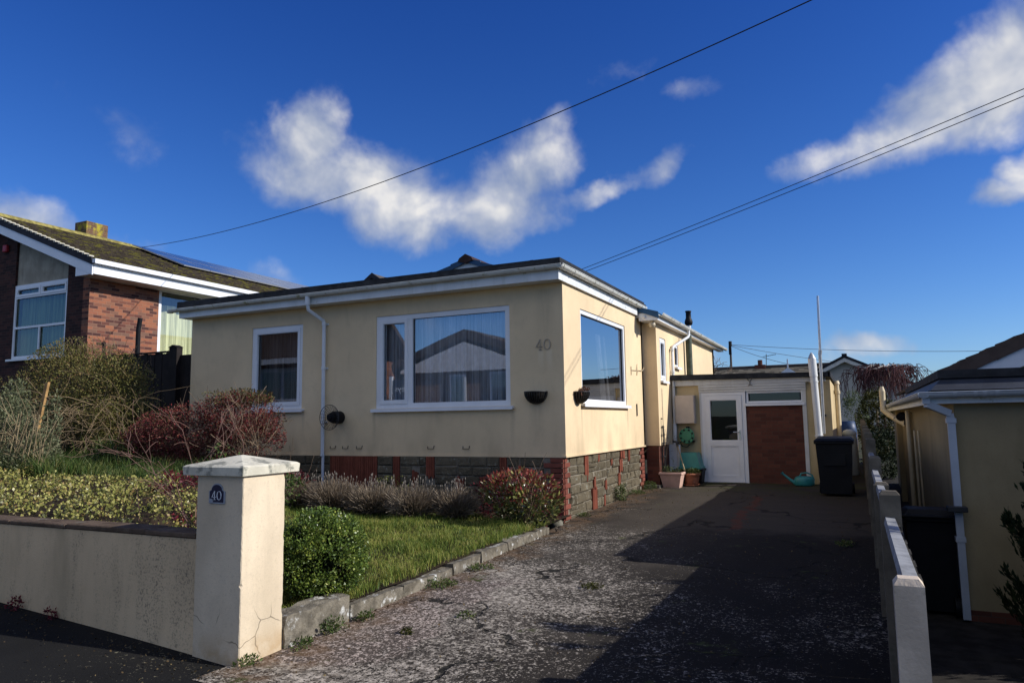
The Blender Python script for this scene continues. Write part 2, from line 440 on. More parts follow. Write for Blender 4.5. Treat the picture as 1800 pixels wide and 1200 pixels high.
GLASS_BLK = glassmat('garage_glass', .03, (.45, .47, .46))
GLASS_GRN = glassmat('green_room_glass', .02, (.9, .95, .9))
GLASS_SIDE = glassmat('side_window_glass', .46, (.45, .47, .5))

def netmat(name, col, tr, tl_=.4):
    m, t, b, o = newmat(name)
    p = t.pos()
    c = t.mix(t.step(t.noise(t.mapping(p, (16, 16, .25)), 1, 4, .7), .32, .68), sc(col, .38), sc(col, 1.1))  # fold shading put into the colour as vertical dark and pale bands
    t.put(b.inputs['Base Color'], c); b.inputs['Roughness'].default_value = .95; b.inputs['Specular IOR Level'].default_value = .05
    tl = t.node('ShaderNodeBsdfTranslucent'); t.l.new(c, tl.inputs[0])
    tp = t.node('ShaderNodeBsdfTransparent')
    a = t.node('ShaderNodeMixShader'); a.inputs[0].default_value = tl_
    t.l.new(b.outputs[0], a.inputs[1]); t.l.new(tl.outputs[0], a.inputs[2])
    a2 = t.node('ShaderNodeMixShader'); a2.inputs[0].default_value = tr
    t.l.new(a.outputs[0], a2.inputs[1]); t.l.new(tp.outputs[0], a2.inputs[2]); t.l.new(a2.outputs[0], o.inputs[0])
    return m
NET = netmat('net_curtain', (.93, .93, .94), .06, .08)
NET_DK = netmat('brown_curtain', (.46, .38, .34), .2, .15)
YELLOWC = netmat('yellow_curtain', (.95, .98, .58), .02, .15)
GREENC = netmat('green_curtain', (.42, .56, .30), .05, .1)

# ------------------------------------------------------------------ terrain heights
def sstep(a, b, x):
    t = min(1, max(0, (x - a) / (b - a))); return t * t * (3 - 2 * t)
def pave_z(x):
    if x < .08: return -.146 - .065 * (max(x, -40) - .08)
    return -.146 - .028 * (min(x, 40) - .08)
def drive_z(x, y):
    z = .0228 * y
    return z + (pave_z(x) - z) * sstep(-5.7, -6.7, y)
def lawn_z(x, y): return .035 - .028 * min(0, x - .1) + .014 * (y + 3.5)
def garden_z(x, y):
    # low lawn on the right, raised bed on the left of the line through the gate pillar
    d = ((x + .98) * -5.1 + (y + 6.1) * -3.62) / 6.26
    up = .655 + .024 * max(0, -x - 1.5) + .022 * (y + 5.5)
    z = lawn_z(x, y) + (up - lawn_z(x, y)) * sstep(-.35, .45, d)
    z += (2.1 - z) * sstep(-10.6, -12.8, x)
    return z
# ------------------------------------------------------------------ ground, drive, pavement, road
def ground_z(x, y):
    if y < -6.35: return pave_z(x) - .06 + (.0 if y > -15 else .0)
    a = -.36
    if x > 4.15: a = -.60 - .03 * max(0, min(x, 40) - 6)
    a += .0228 * max(0, min(y, 60))
    if x < -8: a += (2.05 - a) * sstep(-8.5, -12.6, x)
    return a
def frange(a, b, n): return [a + (b - a) * i / n for i in range(n + 1)]
xs = [-1500, -400, -120, -60] + frange(-40, -14, 13) + frange(-13, 3.9, 34) + [4.1, 4.2] + frange(4.5, 40, 18) + [60, 120, 400, 1500]
ys = [-1500, -400, -120, -60, -40] + frange(-30, -6.5, 16) + [-6.36, -6.3] + frange(-6, 20, 26) + frange(24, 60, 9) + [120, 400, 1500]
def earth_mat():
    m, t, b, o = newmat('rough_ground')
    p = t.pos()
    c = t.mix(t.step(t.noise(p, .7, 5, .6), .4, .65), (.035, .04, .018), (.055, .048, .036))
    c = t.mix(t.math('MULTIPLY', t.noise(p, 25, 4), .6), c, (.02, .02, .014))
    t.put(b.inputs['Base Color'], c); b.inputs['Roughness'].default_value = .95; b.inputs['Specular IOR Level'].default_value = .1
    t.l.new(t.bump(t.noise(p, 20, 5), .6, .03), b.inputs['Normal']); return m
mb = MB(); mb.grid(xs, ys, ground_z)
struct(mb.build('ground', earth_mat(), fixn=False))

def drive_mat():
    m, t, b, o = newmat('old_tarmac_drive')
    p = t.pos(); x, y, z = t.sep(p)
    base = t.mix(t.step(t.noise(p, 1.1, 4, .6), .35, .65), (.040, .034, .028), (.085, .072, .058))
    base = t.mix(t.math('MULTIPLY', t.noise(p, 60, 4, .7), .7), base, (.018, .015, .012))
    # pale exposed aggregate and lichen flecks, dense towards the street
    fl = t.math('ADD', t.math('MULTIPLY', t.noise(p, 52, 4, .68), .60), t.math('MULTIPLY', t.noise(t.mapping(p, (1, 1, 1), (3, 7, 0)), 22, 4, .65), .40))
    dens = t.step(t.noise(p, .62, 5, .62, .5), .34, .66)
    dens2 = t.noise(p, 2.4, 4, .6)
    far = t.step(y, 1.0, -5.2)
    side = t.math('MULTIPLY', t.step(x, 1.3, 2.6), .105)  # fewer pale flecks where the neighbour's shadow falls, deepening that shade in the colour
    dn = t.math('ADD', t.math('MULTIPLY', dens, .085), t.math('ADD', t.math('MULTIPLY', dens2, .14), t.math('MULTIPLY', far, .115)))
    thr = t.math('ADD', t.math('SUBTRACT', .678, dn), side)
    f = t.math('MULTIPLY', t.math('SUBTRACT', fl, thr), 15, clamp=True)
    pale = t.mix(t.step(t.noise(p, 21, 3), .35, .65), (.17, .146, .118), (.54, .475, .39))
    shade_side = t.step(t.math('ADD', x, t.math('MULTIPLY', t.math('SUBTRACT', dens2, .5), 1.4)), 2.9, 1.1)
    base = t.mix(t.math('MULTIPLY', shade_side, .95), (.017, .0145, .012), base)  # base darkened under the neighbour's shadow: shade put into the colour
    farslab = t.math('MULTIPLY', t.step(t.math('ADD', y, t.math('MULTIPLY', t.math('SUBTRACT', dens2, .5), 2.0)), -.5, .25), t.step(x, .4, 1.0))
    slabc = t.mix(t.noise(t.mapping(p, (1.2, 4, 1)), 1, 5, .6), (.040, .034, .028), (.072, .060, .047))
    base = t.mix(t.math('MULTIPLY', farslab, .85), base, slabc)
    f = t.math('MULTIPLY', f, t.math('SUBTRACT', 1.0, t.math('MULTIPLY', farslab, .8)))
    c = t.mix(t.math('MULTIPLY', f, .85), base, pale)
    # bare pinkish concrete patch beside the edging
    wob = t.math('ADD', t.math('MULTIPLY', t.noise(p, 2.6, 5, .65), 1.3), -.65)
    px = t.math('ADD', x, wob); py = t.math('ADD', y, wob)
    pk = t.math('MULTIPLY', t.step(px, 1.0, .72), t.step(py, -3.4, -3.9))
    pk = t.math('MULTIPLY', pk, t.step(t.math('ADD', y, t.math('MULTIPLY', x, -.25)), -6.35, -6.2))
    pf = t.math('MULTIPLY', t.math('SUBTRACT', fl, t.math('SUBTRACT', .56, t.math('MULTIPLY', dens2, .12))), 13, clamp=True)
    pkc = t.mix(pf, (.085, .067, .055), t.mix(t.noise(p, 9, 3), (.42, .315, .26), (.62, .54, .47)))
    c = t.mix(t.math('MULTIPLY', pk, .92), c, pkc)
    # sandy brown wash along the edging
    ed = t.math('MULTIPLY', t.step(px, .62, .18), t.step(t.noise(p, 5, 4), .35, .6))
    c = t.mix(t.math('MULTIPLY', ed, .55), c, (.16, .095, .05))
    # moss
    ms = t.math('MULTIPLY', t.step(t.noise(p, 3.3, 6, .7), .60, .70), t.step(t.noise(p, .5, 3), .42, .6))
    c = t.mix(ms, c, (.055, .065, .018))
    ms2 = t.math('MULTIPLY', t.step(y, 3.2, 5.4), t.step(t.noise(p, 2.2, 5), .42, .62))
    c = t.mix(t.math('MULTIPLY', ms2, .8), c, (.05, .055, .018))
    # cracks
    wq = t.node('ShaderNodeTexNoise'); wq.inputs['Scale'].default_value = 1.7; wq.inputs['Detail'].default_value = 5; t.l.new(p, wq.inputs['Vector'])
    vm = t.node('ShaderNodeVectorMath', operation='MULTIPLY_ADD'); t.l.new(wq.outputs['Color'], vm.inputs[0]); vm.inputs[1].default_value = (.9, .9, 0); t.l.new(t.mapping(p, (1, .8, .01)), vm.inputs[2])
    cr = t.vor(vm.outputs[0], .40, 'DISTANCE_TO_EDGE')
    cr = t.math('ADD', cr, t.math('MULTIPLY', t.math('SUBTRACT', t.noise(p, 7, 4, .7), .5), .05))
    ck = t.math('MULTIPLY', t.math('MULTIPLY', t.step(cr, .012, .003), t.step(t.noise(p, .8, 2), .44, .56)), .9)
    c = t.mix(ck, c, (.012, .012, .01))
    # red-brown repair running up the drive
    rx = t.math('ADD', t.math('SUBTRACT', x, 2.33), t.math('MULTIPLY', t.math('SUBTRACT', t.noise(t.mapping(p, (0, 1, 0)), 1.1, 6, .7), .5), 1.15))
    rr = t.math('MULTIPLY', t.step(t.math('ABSOLUTE', rx), .085, .05), t.math('MULTIPLY', t.step(y, -.2, .15), t.step(y, 3.9, 3.4)))
    c = t.mix(t.math('MULTIPLY', rr, t.step(t.noise(p, 13, 5, .7), .30, .55)), c, (.095, .036, .024))
    t.put(b.inputs['Base Color'], c)
    b.inputs['Roughness'].default_value = .95; b.inputs['Specular IOR Level'].default_value = .12
    h = t.math('ADD', t.math('MULTIPLY', fl, .8), t.math('ADD', t.math('MULTIPLY', t.noise(p, 110, 3), .5), t.math('MULTIPLY', ck, -2.0)))
    t.l.new(t.bump(h, .8, .012), b.inputs['Normal'])
    return m
def dz(x, y): return drive_z(x, y) + .006 * sin(x * 3.1 + y * 1.7) + .005 * sin(y * 2.3 - x)
mb = MB()
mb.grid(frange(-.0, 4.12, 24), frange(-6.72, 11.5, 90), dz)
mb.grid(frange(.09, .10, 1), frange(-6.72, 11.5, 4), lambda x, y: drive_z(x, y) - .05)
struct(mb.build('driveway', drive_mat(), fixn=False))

def asphalt_mat(name, flecks):
    m, t, b, o = newmat(name)
    p = t.pos()
    k_ = .24 if flecks else 2.4
    c = t.mix(t.step(t.noise(p, 1.3, 5, .6), .35, .65), sc((.030, .028, .026), k_), sc((.052, .049, .045), k_))
    c = t.mix(t.math('MULTIPLY', t.noise(p, 90, 3), .5), c, (.015, .015, .015))
    if flecks:
        d = t.noise(p, .9, 3)
        f = t.math('MULTIPLY', t.math('SUBTRACT', t.noise(p, 38, 4, .65), t.math('SUBTRACT', .80, t.math('MULTIPLY', d, .30))), 12, clamp=True)
        c = t.mix(f, c, t.mix(t.noise(p, 3, 2), (.13, .11, .03), (.26, .24, .20)))
    t.put(b.inputs['Base Color'], c); b.inputs['Roughness'].default_value = .93; b.inputs['Specular IOR Level'].default_value = .15
    t.l.new(t.bump(t.noise(p, 90, 3), .7, .008), b.inputs['Normal']); return m
mb = MB()
mb.grid(frange(-40, -.0, 40) + frange(.4, 14, 20), frange(-8.9, -6.38, 6), lambda x, y: pave_z(x) + .002 + (.0 if y < -6.75 or x < 0 or x > 4 else -.012))
struct(mb.build('pavement', asphalt_mat('pavement_asphalt', True), fixn=False))
mb = MB()
for i in range(60):
    x0 = -40 + i * .92
    mb.hexa([(x0, -9.06, pave_z(x0) - .2), (x0 + .91, -9.06, pave_z(x0 + .91) - .2), (x0 + .91, -8.9, pave_z(x0 + .91) - .2), (x0, -8.9, pave_z(x0) - .2)],
            [(x0, -9.06, pave_z(x0) - .005), (x0 + .91, -9.06, pave_z(x0 + .91) - .005), (x0 + .91, -8.9, pave_z(x0 + .91) + .004), (x0, -8.9, pave_z(x0) + .004)])
struct(mb.build('kerb', CONC))
mb = MB(); mb.grid(frange(-40, 0, 20) + frange(1, 40, 20), frange(-15.0, -9.06, 6), lambda x, y: pave_z(x) - .12 + .06 + .004)
struct(mb.build('road', asphalt_mat('road_asphalt', False), fixn=False))
mb = MB(); mb.grid(frange(-40, 0, 20) + frange(1, 40, 20), frange(-17.0, -15.0, 3), lambda x, y: pave_z(x) + .03)
struct(mb.build('far_pavement', asphalt_mat('far_pavement_asphalt', False), fixn=False))
# garden earth
def g_bumpy(x, y): return garden_z(x, y) + .018 * sin(x * 5.3 + y * 2) * sin(y * 4.1 - x)
mb = MB(); mb.grid(frange(-14, .06, 90), frange(-6.18, .06, 42), g_bumpy)
mb.grid(frange(-14, -7.9, 24), frange(.06, 3.5, 12), g_bumpy)
struct(mb.build('garden_earth', SOIL, fixn=False))
# neighbour's path, lower than the drive
mb = MB(); mb.grid(frange(4.2, 12, 12), frange(-6.8, 14, 20), lambda x, y: -.585 + .0228 * max(0, y) + .35 * sstep(-5.4, -6.8, y) * sstep(12, 4, x))
struct(mb.build('side_path', simple('dark_path', (.035, .031, .027), .95, .1, .3, 5, bump=.6), fixn=False))
# paving slab path at the bungalow's left end
mb = MB()
for i in range(4):
    x0 = -9.75 + i * .62; z = garden_z(x0 + .3, -.7) + .03
    mb.cbox(x0, x0 + .6, -1.15, -.45, z - .06, z + .02 + .006 * (i % 2), .01)
struct(mb.build('garden_path', simple('grey_slab', (.22, .22, .25), .9, .2, .15, 5, bump=.4)))

# ------------------------------------------------------------------ window builder
def wavy(mb, fm, u0, u1, d, z0, z1, amp=.025, per=.11, m=0, seed=0, lean=0):
    n = max(8, int((u1 - u0) / .018)); r = random.Random(seed); ph = r.random() * 6
    vs = []; fs = []
    for i in range(n + 1):
        u = u0 + (u1 - u0) * i / n
        w = amp * (sin(2 * pi * u / per + ph + .8 * sin(u * 7)) + .5 * sin(2 * pi * u / (per * 2.7) + 1))
        vs.append(fm(u, d + w, z0)); vs.append(fm(u + lean, d + w * .8, z1))
    for i in range(n): fs.append((2 * i, 2 * i + 2, 2 * i + 3, 2 * i + 1))
    mb.add(vs, fs, m, True)

def window(parent, fm, u0, u1, z0, z1, lights, sill=.07, fw=.065, glass=GLASS, curtain=None, out=.0, sillside=.06, seed=1, bars=()):
    """lights: list of (u0,u1,z0,z1,opening) ; frame goes round the outside"""
    mb = MB(); D0, D1 = -.10, -.018 + out
    frame_ring(mb, fm, u0, u1, z0, z1, fw, D0, D1)
    panes = MB()
    e = .004
    for (a, b, c, d, op) in lights:
        # mullions are the gaps between lights: fill them
        if op:
            frame_ring(mb, fm, a - e, b + e, c - e, d + e, .055, D0 + .01, D1 + .014)
            frame_ring(mb, fm, a + .05, b - .05, c + .05, d - .05, .012, D0 + .02, D1 + .006)
            a2, b2, c2, d2 = a + .055, b - .055, c + .055, d - .055
        else: a2, b2, c2, d2 = a, b, c, d
        g = (D0 + D1) / 2 - .005
        panes.quad(fm(a2, g, c2), fm(b2, g, c2), fm(b2, g, d2), fm(a2, g, d2))
        # black rubber gasket
        frame_ring(mb, fm, a2, b2, c2, d2, .009, g - .006, g + .014, 1)
    for (a, b, c, d) in bars: lbox(mb, fm, a, b, D0, D1 - .002, c, d)
    w = mb.build('window', [WHITE, BLACK_METAL], parent)
    panes.build('pane', glass, w, fixn=False)
    if sill:
        s = MB(); lbox(s, fm, u0 - sillside, u1 + sillside, -.10, sill, z0 - .045, z0 - .006)
        lbox(s, fm, u0 - sillside, u1 + sillside, sill - .012, sill + .002, z0 - .06, z0 - .045)
        s.build('sill', WHITE, w)
    if curtain:
        cm, parts = curtain
        cb = MB()
        for k, (a, b, c, d, dist, amp, per, lean) in enumerate(parts): wavy(cb, fm, a, b, -dist, c, d, amp, per, 0, seed * 9 + k, lean)
        cb.build('curtain', cm, w, fixn=False)
    return w

def digits(mb, fm, text, u0, z0, h, d0, d1, m=0, mirror=False, weight=1.0):
    """seriffed digits 4 and 0 as extruded outlines"""
    u = u0
    def poly(pts, sx):
        n = len(pts)
        A = [fm(u + p[0] * h, d0, z0 + p[1] * h) for p in pts]; B = [fm(u + p[0] * h, d1, z0 + p[1] * h) for p in pts]
        mb.add(A + B, [tuple(range(n)), tuple(range(n, 2 * n))] + [(i, (i + 1) % n, (i + 1) % n + n, i + n) for i in range(n)], m)
    for ch in text:
        if ch == '4':
            w = .06 * weight
            poly([(.40, 0), (.40 + 2 * w, 0), (.40 + 2 * w, 1.0), (.40, 1.0)], 1)
            poly([(.0, .28), (.66, .28), (.66, .28 + w * 1.2), (.0, .28 + w * 1.2)], 1)
            poly([(.0, .28 + w), (.05 + w, .28 + w), (.40 + w * .8, .92), (.40, 1.0)], 1)
            poly([(.30, 0), (.62, 0), (.62, .045), (.30, .045)], 1)
            u += .78 * h
        else:
            n = 28; vs = []; 
            for k in range(n):
                a = 2 * pi * k / n; tx = .05 + .075 * weight * abs(cos(a))
                for (rx, rz) in ((.36, .5), (.36 - tx, .5 - .05 * weight - .02 * abs(sin(a)))):
                    for d in (d0, d1): vs.append(fm(u + (.36 + rx * cos(a)) * h, d, z0 + (.5 + rz * sin(a)) * h))
            fs = []
            for k in range(n):
                i = 4 * k; j = 4 * ((k + 1) % n)
                fs += [(i + 1, j + 1, j + 3, i + 3), (i, j, j + 1, i + 1), (i + 2, i + 3, j + 3, j + 2), (i, i + 2, j + 2, j)]
            mb.add(vs, fs, m); u += .8 * h

def gutter_run(mb, p0, p1, r=.056, m=0, n=10, brackets=None, bm=None):
    """half-round gutter: open channel between two points, with clips"""
    p0 = Vector(p0); p1 = Vector(p1); d = (p1 - p0).normalized(); s = d.cross(Vector((0, 0, 1))).normalized()
    vs = []; fs = []
    for p in (p0, p1):
        for rr in (r, r - .004):
            for k in range(n + 1):
                a = pi + pi * k / n
                vs.append(p + s * (rr * cos(a)) + Vector((0, 0, rr * sin(a))))
    N = n + 1
    for k in range(n):
        fs.append((k, k + 1, 2 * N + k + 1, 2 * N + k)); fs.append((N + k + 1, N + k, 3 * N + k, 3 * N + k + 1))
        fs.append((k, N + k, N + k + 1, k + 1)); fs.append((2 * N + k, 2 * N + k + 1, 3 * N + k + 1, 3 * N + k))
    fs.append((0, 2 * N, 3 * N, N)); fs.append((n, N + n, 3 * N + n, 2 * N + n))
    mb.add(vs, fs, m, False)
    # rolled front lips
    for sg in (-1, 1): mb.tube([p0 + s * (sg * r), p1 + s * (sg * r)], .007, 6, m)
    for t in (brackets or []):
        c = p0.lerp(p1, t); w = .018
        vs = []; fs = []
        for q in (c - d * w, c + d * w):
            for k in range(n + 1):
                a = pi + pi * k / n; vs.append(q + s * ((r + .008) * cos(a)) + Vector((0, 0, (r + .008) * sin(a))))
        for k in range(n): fs.append((k, k + 1, N + k + 1, N + k))
        mb.add(vs, fs, m if bm is None else bm)
        mb.box(c.x - .02, c.x + .02, c.y - .02, c.y + .02, c.z - .004, c.z + .012, m if bm is None else bm) if False else None
# ================================================================== THE BUNGALOW
bung = thing('bungalow', 'cream rendered flat-roofed bungalow on a stone plinth, number 40 on its wall', 'bungalow', (-4, 2, 0))
FY = face_y(0); FX = face_x(0)
mb = MB()
holed_wall(mb, FY, -7.95, 0, .945, 3.66, [(-6.34, -5.10, 1.77, 3.315), (-3.47, -.905, 1.732, 3.322)])
holed_wall(mb, FX, .25, 4.59, .945, 3.66, [(.778, 3.297, 1.762, 3.296)])
mb.box(-7.95, -7.70, .25, 4.59, .3, 3.66)
# drip lip of the render coat
mb.box(-7.95, .012, -.014, .0, .935, .962); mb.box(.0, .013, .0, 4.59, .935, .962)
mb.build('wall', CREAM, bung, fixn=False)
mb = MB()
mb.box(-.95, -.85, .25, 4.5, .95, 3.6); mb.box(-4.4, -4.3, .25, 4.5, .95, 3.6); mb.box(-7.7, 0, 4.45, 4.55, .95, 3.6); mb.box(-7.7, -.2, .2, 4.5, .90, .95)  # first box: unseen partition added to keep side-window sun off the front curtain
mb.build('inner_wall', DARK_ROOM, bung)

def stone_face(mb, fm, u0, u1, zb, z1, strips, seed, quoins=(), cut=(0, 0)):
    r = random.Random(seed)
    lbox(mb, fm, u0 + cut[0], u1 - cut[1], -.25, -.035, -.25, z1, 1)
    def chip(a, b, c, d, m, dep, cf):
        j = lambda k: r.uniform(-k, k)
        bx = [fm(a + j(.004), -.04, c + j(.004)), fm(b + j(.004), -.04, c + j(.004)), fm(b + j(.004), -.04, d + j(.004)), fm(a + j(.004), -.04, d + j(.004))]
        md = [fm(a, dep - .035 - cf, c), fm(b, dep - .035 - cf, c), fm(b, dep - .035 - cf, d), fm(a, dep - .035 - cf, d)]  # unseen cloud bank added behind the camera to brighten the front walls
        k = min(cf * 1.2, (b - a) * .25, (d - c) * .25)
        fr = [fm(a + k + j(k * .4), dep - .035 + j(cf * .6), c + k + j(k * .4)), fm(b - k + j(k * .4), dep - .035 + j(cf * .6), c + k + j(k * .4)),
              fm(b - k + j(k * .4), dep - .035 + j(cf * .6), d - k + j(k * .4)), fm(a + k + j(k * .4), dep - .035 + j(cf * .6), d - k + j(k * .4))]
        vs = bx + md + fr; fs = []
        for q in (0, 4):
            for i in range(4): i2 = (i + 1) % 4; fs.append((q + i, q + i2, q + i2 + 4, q + i + 4))
        fs.append((8, 9, 10, 11)); mb.add(vs, fs, m)
    # red brick quoins
    taken = []
    for (qa, qb, qlong, side) in quoins:
        z = z1; i = 0
        while z > -.2:
            z -= .078
            if side < 0: a, b = qa, (qb + qlong if i % 2 else qb)
            else: a, b = (qa - qlong if i % 2 else qa), qb
            if zb(a) < z + .07: chip(a + .004, b - .004, z + .004, z + .072, 2, .032, .005)
            taken.append((a, b, z, z + .078)); i += 1
    for (a, w, c, d) in strips:
        n = max(1, int(round(w / .042))); ww = w / n
        for k in range(n):
            zz = c + r.uniform(-.03, .03)
            chip(a + k * ww + .003, a + (k + 1) * ww - .003, zz, d + (r.uniform(-.03, .03) if d < z1 - .02 else -.002), 3, .028 + r.uniform(0, .008), .004)
        taken.append((a - .004, a + w + .004, c, d))
    z = z1; hs = [.155, .145, .15, .14, .16, .15, .145, .15]
    for h in hs:
        zt = z; z -= h; zm = (z + zt) / 2
        if z < -.3: break
        segs = [(u0, u1)]
        for (a, b, c, d) in taken:
            if min(d, zt) - max(c, z) > .03:
                ns = []
                for (s, e) in segs:
                    if b <= s or a >= e: ns.append((s, e))
                    else:
                        if a > s: ns.append((s, a))
                        if b < e: ns.append((b, e))
                segs = ns
        for (s, e) in segs:
            u = s
            while u < e - .03:
                w = r.uniform(.18, .46)
                if e - (u + w) < .12: w = e - u
                if zb(u + w / 2) < zt + .05:
                    hh = h
                    if w > .3 and r.random() < .25:
                        chip(u + .007, u + w - .007, z + .006, z + h / 2 - .004, 0, r.uniform(.012, .034), .014)
                        chip(u + .007, u + w - .007, z + h / 2 + .004, zt - .006, 0, r.uniform(.012, .034), .014)
                    else: chip(u + .007, u + w - .007, z + .006, zt - .006, 0, r.uniform(.012, .038), .017)
                u += w
mb = MB()
stone_face(mb, face_x(-.03), .032, 4.59, lambda u: .0228 * u, .935,
           [(.93, .17, .62, .935), (1.03, .045, .48, .62), (1.36, .09, .36, .52), (1.27, .24, .02, .36), (1.6, .1, .8, .935), (1.95, .08, .3, .46), (1.88, .07, .0, .2), (2.32, .09, .68, .80), (2.72, .14, .28, .52), (2.82, .2, .52, .78), (2.9, .26, .78, .935), (3.42, .1, .7, .935)],
           5, quoins=((.032, .15, .11, -1), (4.36, 4.59, .14, 1)), cut=(.04, 0))
stone_face(mb, face_y(-.03), -7.9, -.032, lambda u: -.1, .935,
           [(-4.42, 1.0, .1, .935), (-3.1, .14, .45, .935), (-2.72, .12, .35, .7), (-2.45, .16, .6, .935), (-1.9, .16, .2, .6), (-1.1, .12, .7, .935), (-1.45, .09, .35, .6), (-.8, .1, .3, .5)],
           8, quoins=((-.25, -.032, .11, 1),), cut=(0, .04))
mb.build('plinth', [STONE, MORTAR, QUOIN, REDTILE], bung)

# wing behind: walls, brick base
mb = MB()
holed_wall(mb, face_x(.289), 4.84, 11.4, .95, 3.5, [(4.88, 5.40, 2.305, 3.22), (6.26, 6.66, 2.68, 3.18)])
mb.box(.0, .289, 4.59, 4.84, .95, 3.5)
mb.box(-8.7, -8.45, 4.84, 11.4, .3, 3.5); mb.box(-8.7, .289, 11.15, 11.4, .3, 3.5)
mb.prism([(-8.6, 3.5), (.28, 3.5), (-3.95, 5.10)], 'y', 4.62, 4.84)
mb.prism([(-8.6, 3.5), (.28, 3.5), (-3.95, 5.10)], 'y', 11.16, 11.39)
mb.build('wing_wall', CREAM, bung, fixn=True)
mb = MB(); mb.box(.0, .262, 4.61, 4.85, -.05, .95); mb.box(.04, .262, 4.85, 5.85, -.05, .95)
mb.build('brick_base', DARKBRICK, bung)
mb = MB(); mb.box(-.02, .30, 4.40, 4.86, -.05, .16); mb.build('concrete_footing', CONC_DARK, bung)
mb = MB(); mb.box(-.45, -.4, 4.7, 11, .95, 3.4); mb.build('inner_wall', DARK_ROOM, bung)

# flat roof, fascia, soffit
mb = MB()
mb.box(-8.02, .06, -.27, 4.75, 3.79, 3.91); mb.box(-8.05, .085, -.295, -.27, 3.80, 3.925); mb.box(.06, .085, -.27, 4.5, 3.80, 3.925); mb.box(-8.05, -8.02, -.27, 4.7, 3.80, 3.925)
for k in range(9): mb.box(-7.6 + k * .9, -7.55 + k * .9, -.298, -.2, 3.79, 3.928)
mb.build('flat_roof', FELT, bung)
mb = MB()
mb.box(-8.0, .05, -.28, -.26, 3.60, 3.79); mb.box(.03, .05, -.26, 4.42, 3.60, 3.79); mb.box(-8.0, -7.98, -.26, 4.5, 3.60, 3.79)
mb.box(-.12, .056, -.287, -.265, 3.595, 3.788); mb.box(.032, .057, -.28, -.16, 3.595, 3.788)
mb.build('fascia', WHITE_DIRTY, bung)
mb = MB(); mb.box(-7.98, .03, -.26, .02, 3.605, 3.62); mb.box(-.02, .03, .02, 4.4, 3.605, 3.62); mb.build('soffit', WHITE_DIRTY, bung)
mb = MB(); gutter_run(mb, (-8.18, -.345, 3.768), (.14, -.345, 3.80), brackets=[.012, .055, .16, .27, .395, .43, .54, .66, .77, .885, .965])
mb.lathe([(.0, -.058), (.058, -.058), (.058, -.0)], (-8.18, -.345, 3.768), 10)
mb.build('gutter', GUTTER, bung)
mb = MB(); gutter_run(mb, (.115, -.40, 3.80), (.115, 4.42, 3.80), brackets=[.02, .12, .32, .52, .72, .84, .93, .98]); mb.build('gutter', GUTTER, bung)
# front downpipe with a swan neck
mb = MB()
mb.tube([(-4.70, -.345, 3.72), (-4.70, -.345, 3.60), (-4.69, -.335, 3.50), (-4.57, -.07, 3.33), (-4.56, -.06, 3.25), (-4.56, -.06, .93)], .034, 10)
mb.tube([(-4.70, -.345, 3.74), (-4.70, -.345, 3.58)], .046, 10)
for z in (3.24, 2.45, 1.5): mb.tube([(-4.56, -.06, z), (-4.56, -.06, z + .05)], .042, 10); mb.box(-4.62, -4.50, -.02, .0, z + .01, z + .04)
mb.tube([(-4.56, -.06, .95), (-4.56, -.06, .93)], .041, 10)
mb.tube([(-4.555, -.05, .95), (-4.555, -.05, .40)], .026, 8)
mb.build('downpipe', simple('downpipe_plastic', (.70, .72, .74), .4, .4, .05, 4, grime=((.4, .4, .33), .64, 8)), bung)

# windows
window(bung, FY, -3.47, -.905, 1.732, 3.322, [(-3.39, -2.83, 1.812, 3.242, True), (-2.735, -.985, 1.812, 3.242, False)], fw=.085, bars=[(-2.83, -2.735, 1.812, 3.242)],
       curtain=(NET, [(-3.45, -.95, 1.74, 3.31, .19, .022, .085, 0), (-2.2, -1.75, 1.74, 3.31, .24, .03, .07, 0), (-1.5, -1.1, 1.74, 3.31, .25, .03, .06, 0)]), seed=3)
window(bung, FY, -6.34, -5.10, 1.77, 3.315, [(-6.27, -5.17, 1.84, 3.245, True)], fw=.075,
       curtain=(NET_DK, [(-6.3, -5.12, 1.78, 3.3, .30, .02, .09, 0), (-5.95, -5.72, 1.78, 2.75, .22, .03, .07, -.05)]), glass=GLASS_DK, seed=4)
window(bung, FX, .778, 3.297, 1.762, 3.296, [(.848, 3.227, 1.832, 3.226, False)], fw=.07,
       curtain=(NET, [(2.2, 2.42, 1.78, 3.0, .12, .02, .07, -.28), (2.55, 2.62, 1.78, 3.0, .12, .01, .05, -.25)]), glass=GLASS_SIDE, seed=5)
FW = face_x(.289)
window(bung, FW, 4.88, 5.40, 2.305, 3.22, [(4.93, 5.35, 2.355, 3.17, True)], fw=.05, curtain=(NET, [(4.9, 5.38, 2.31, 3.2, .15, .015, .07, 0)]), sill=.06, sillside=.03, seed=6)
window(bung, FW, 6.26, 6.66, 2.68, 3.18, [(6.31, 6.61, 2.73, 3.13, False)], fw=.05, curtain=None, glass=GLASS_DK, sillside=.03, seed=7)

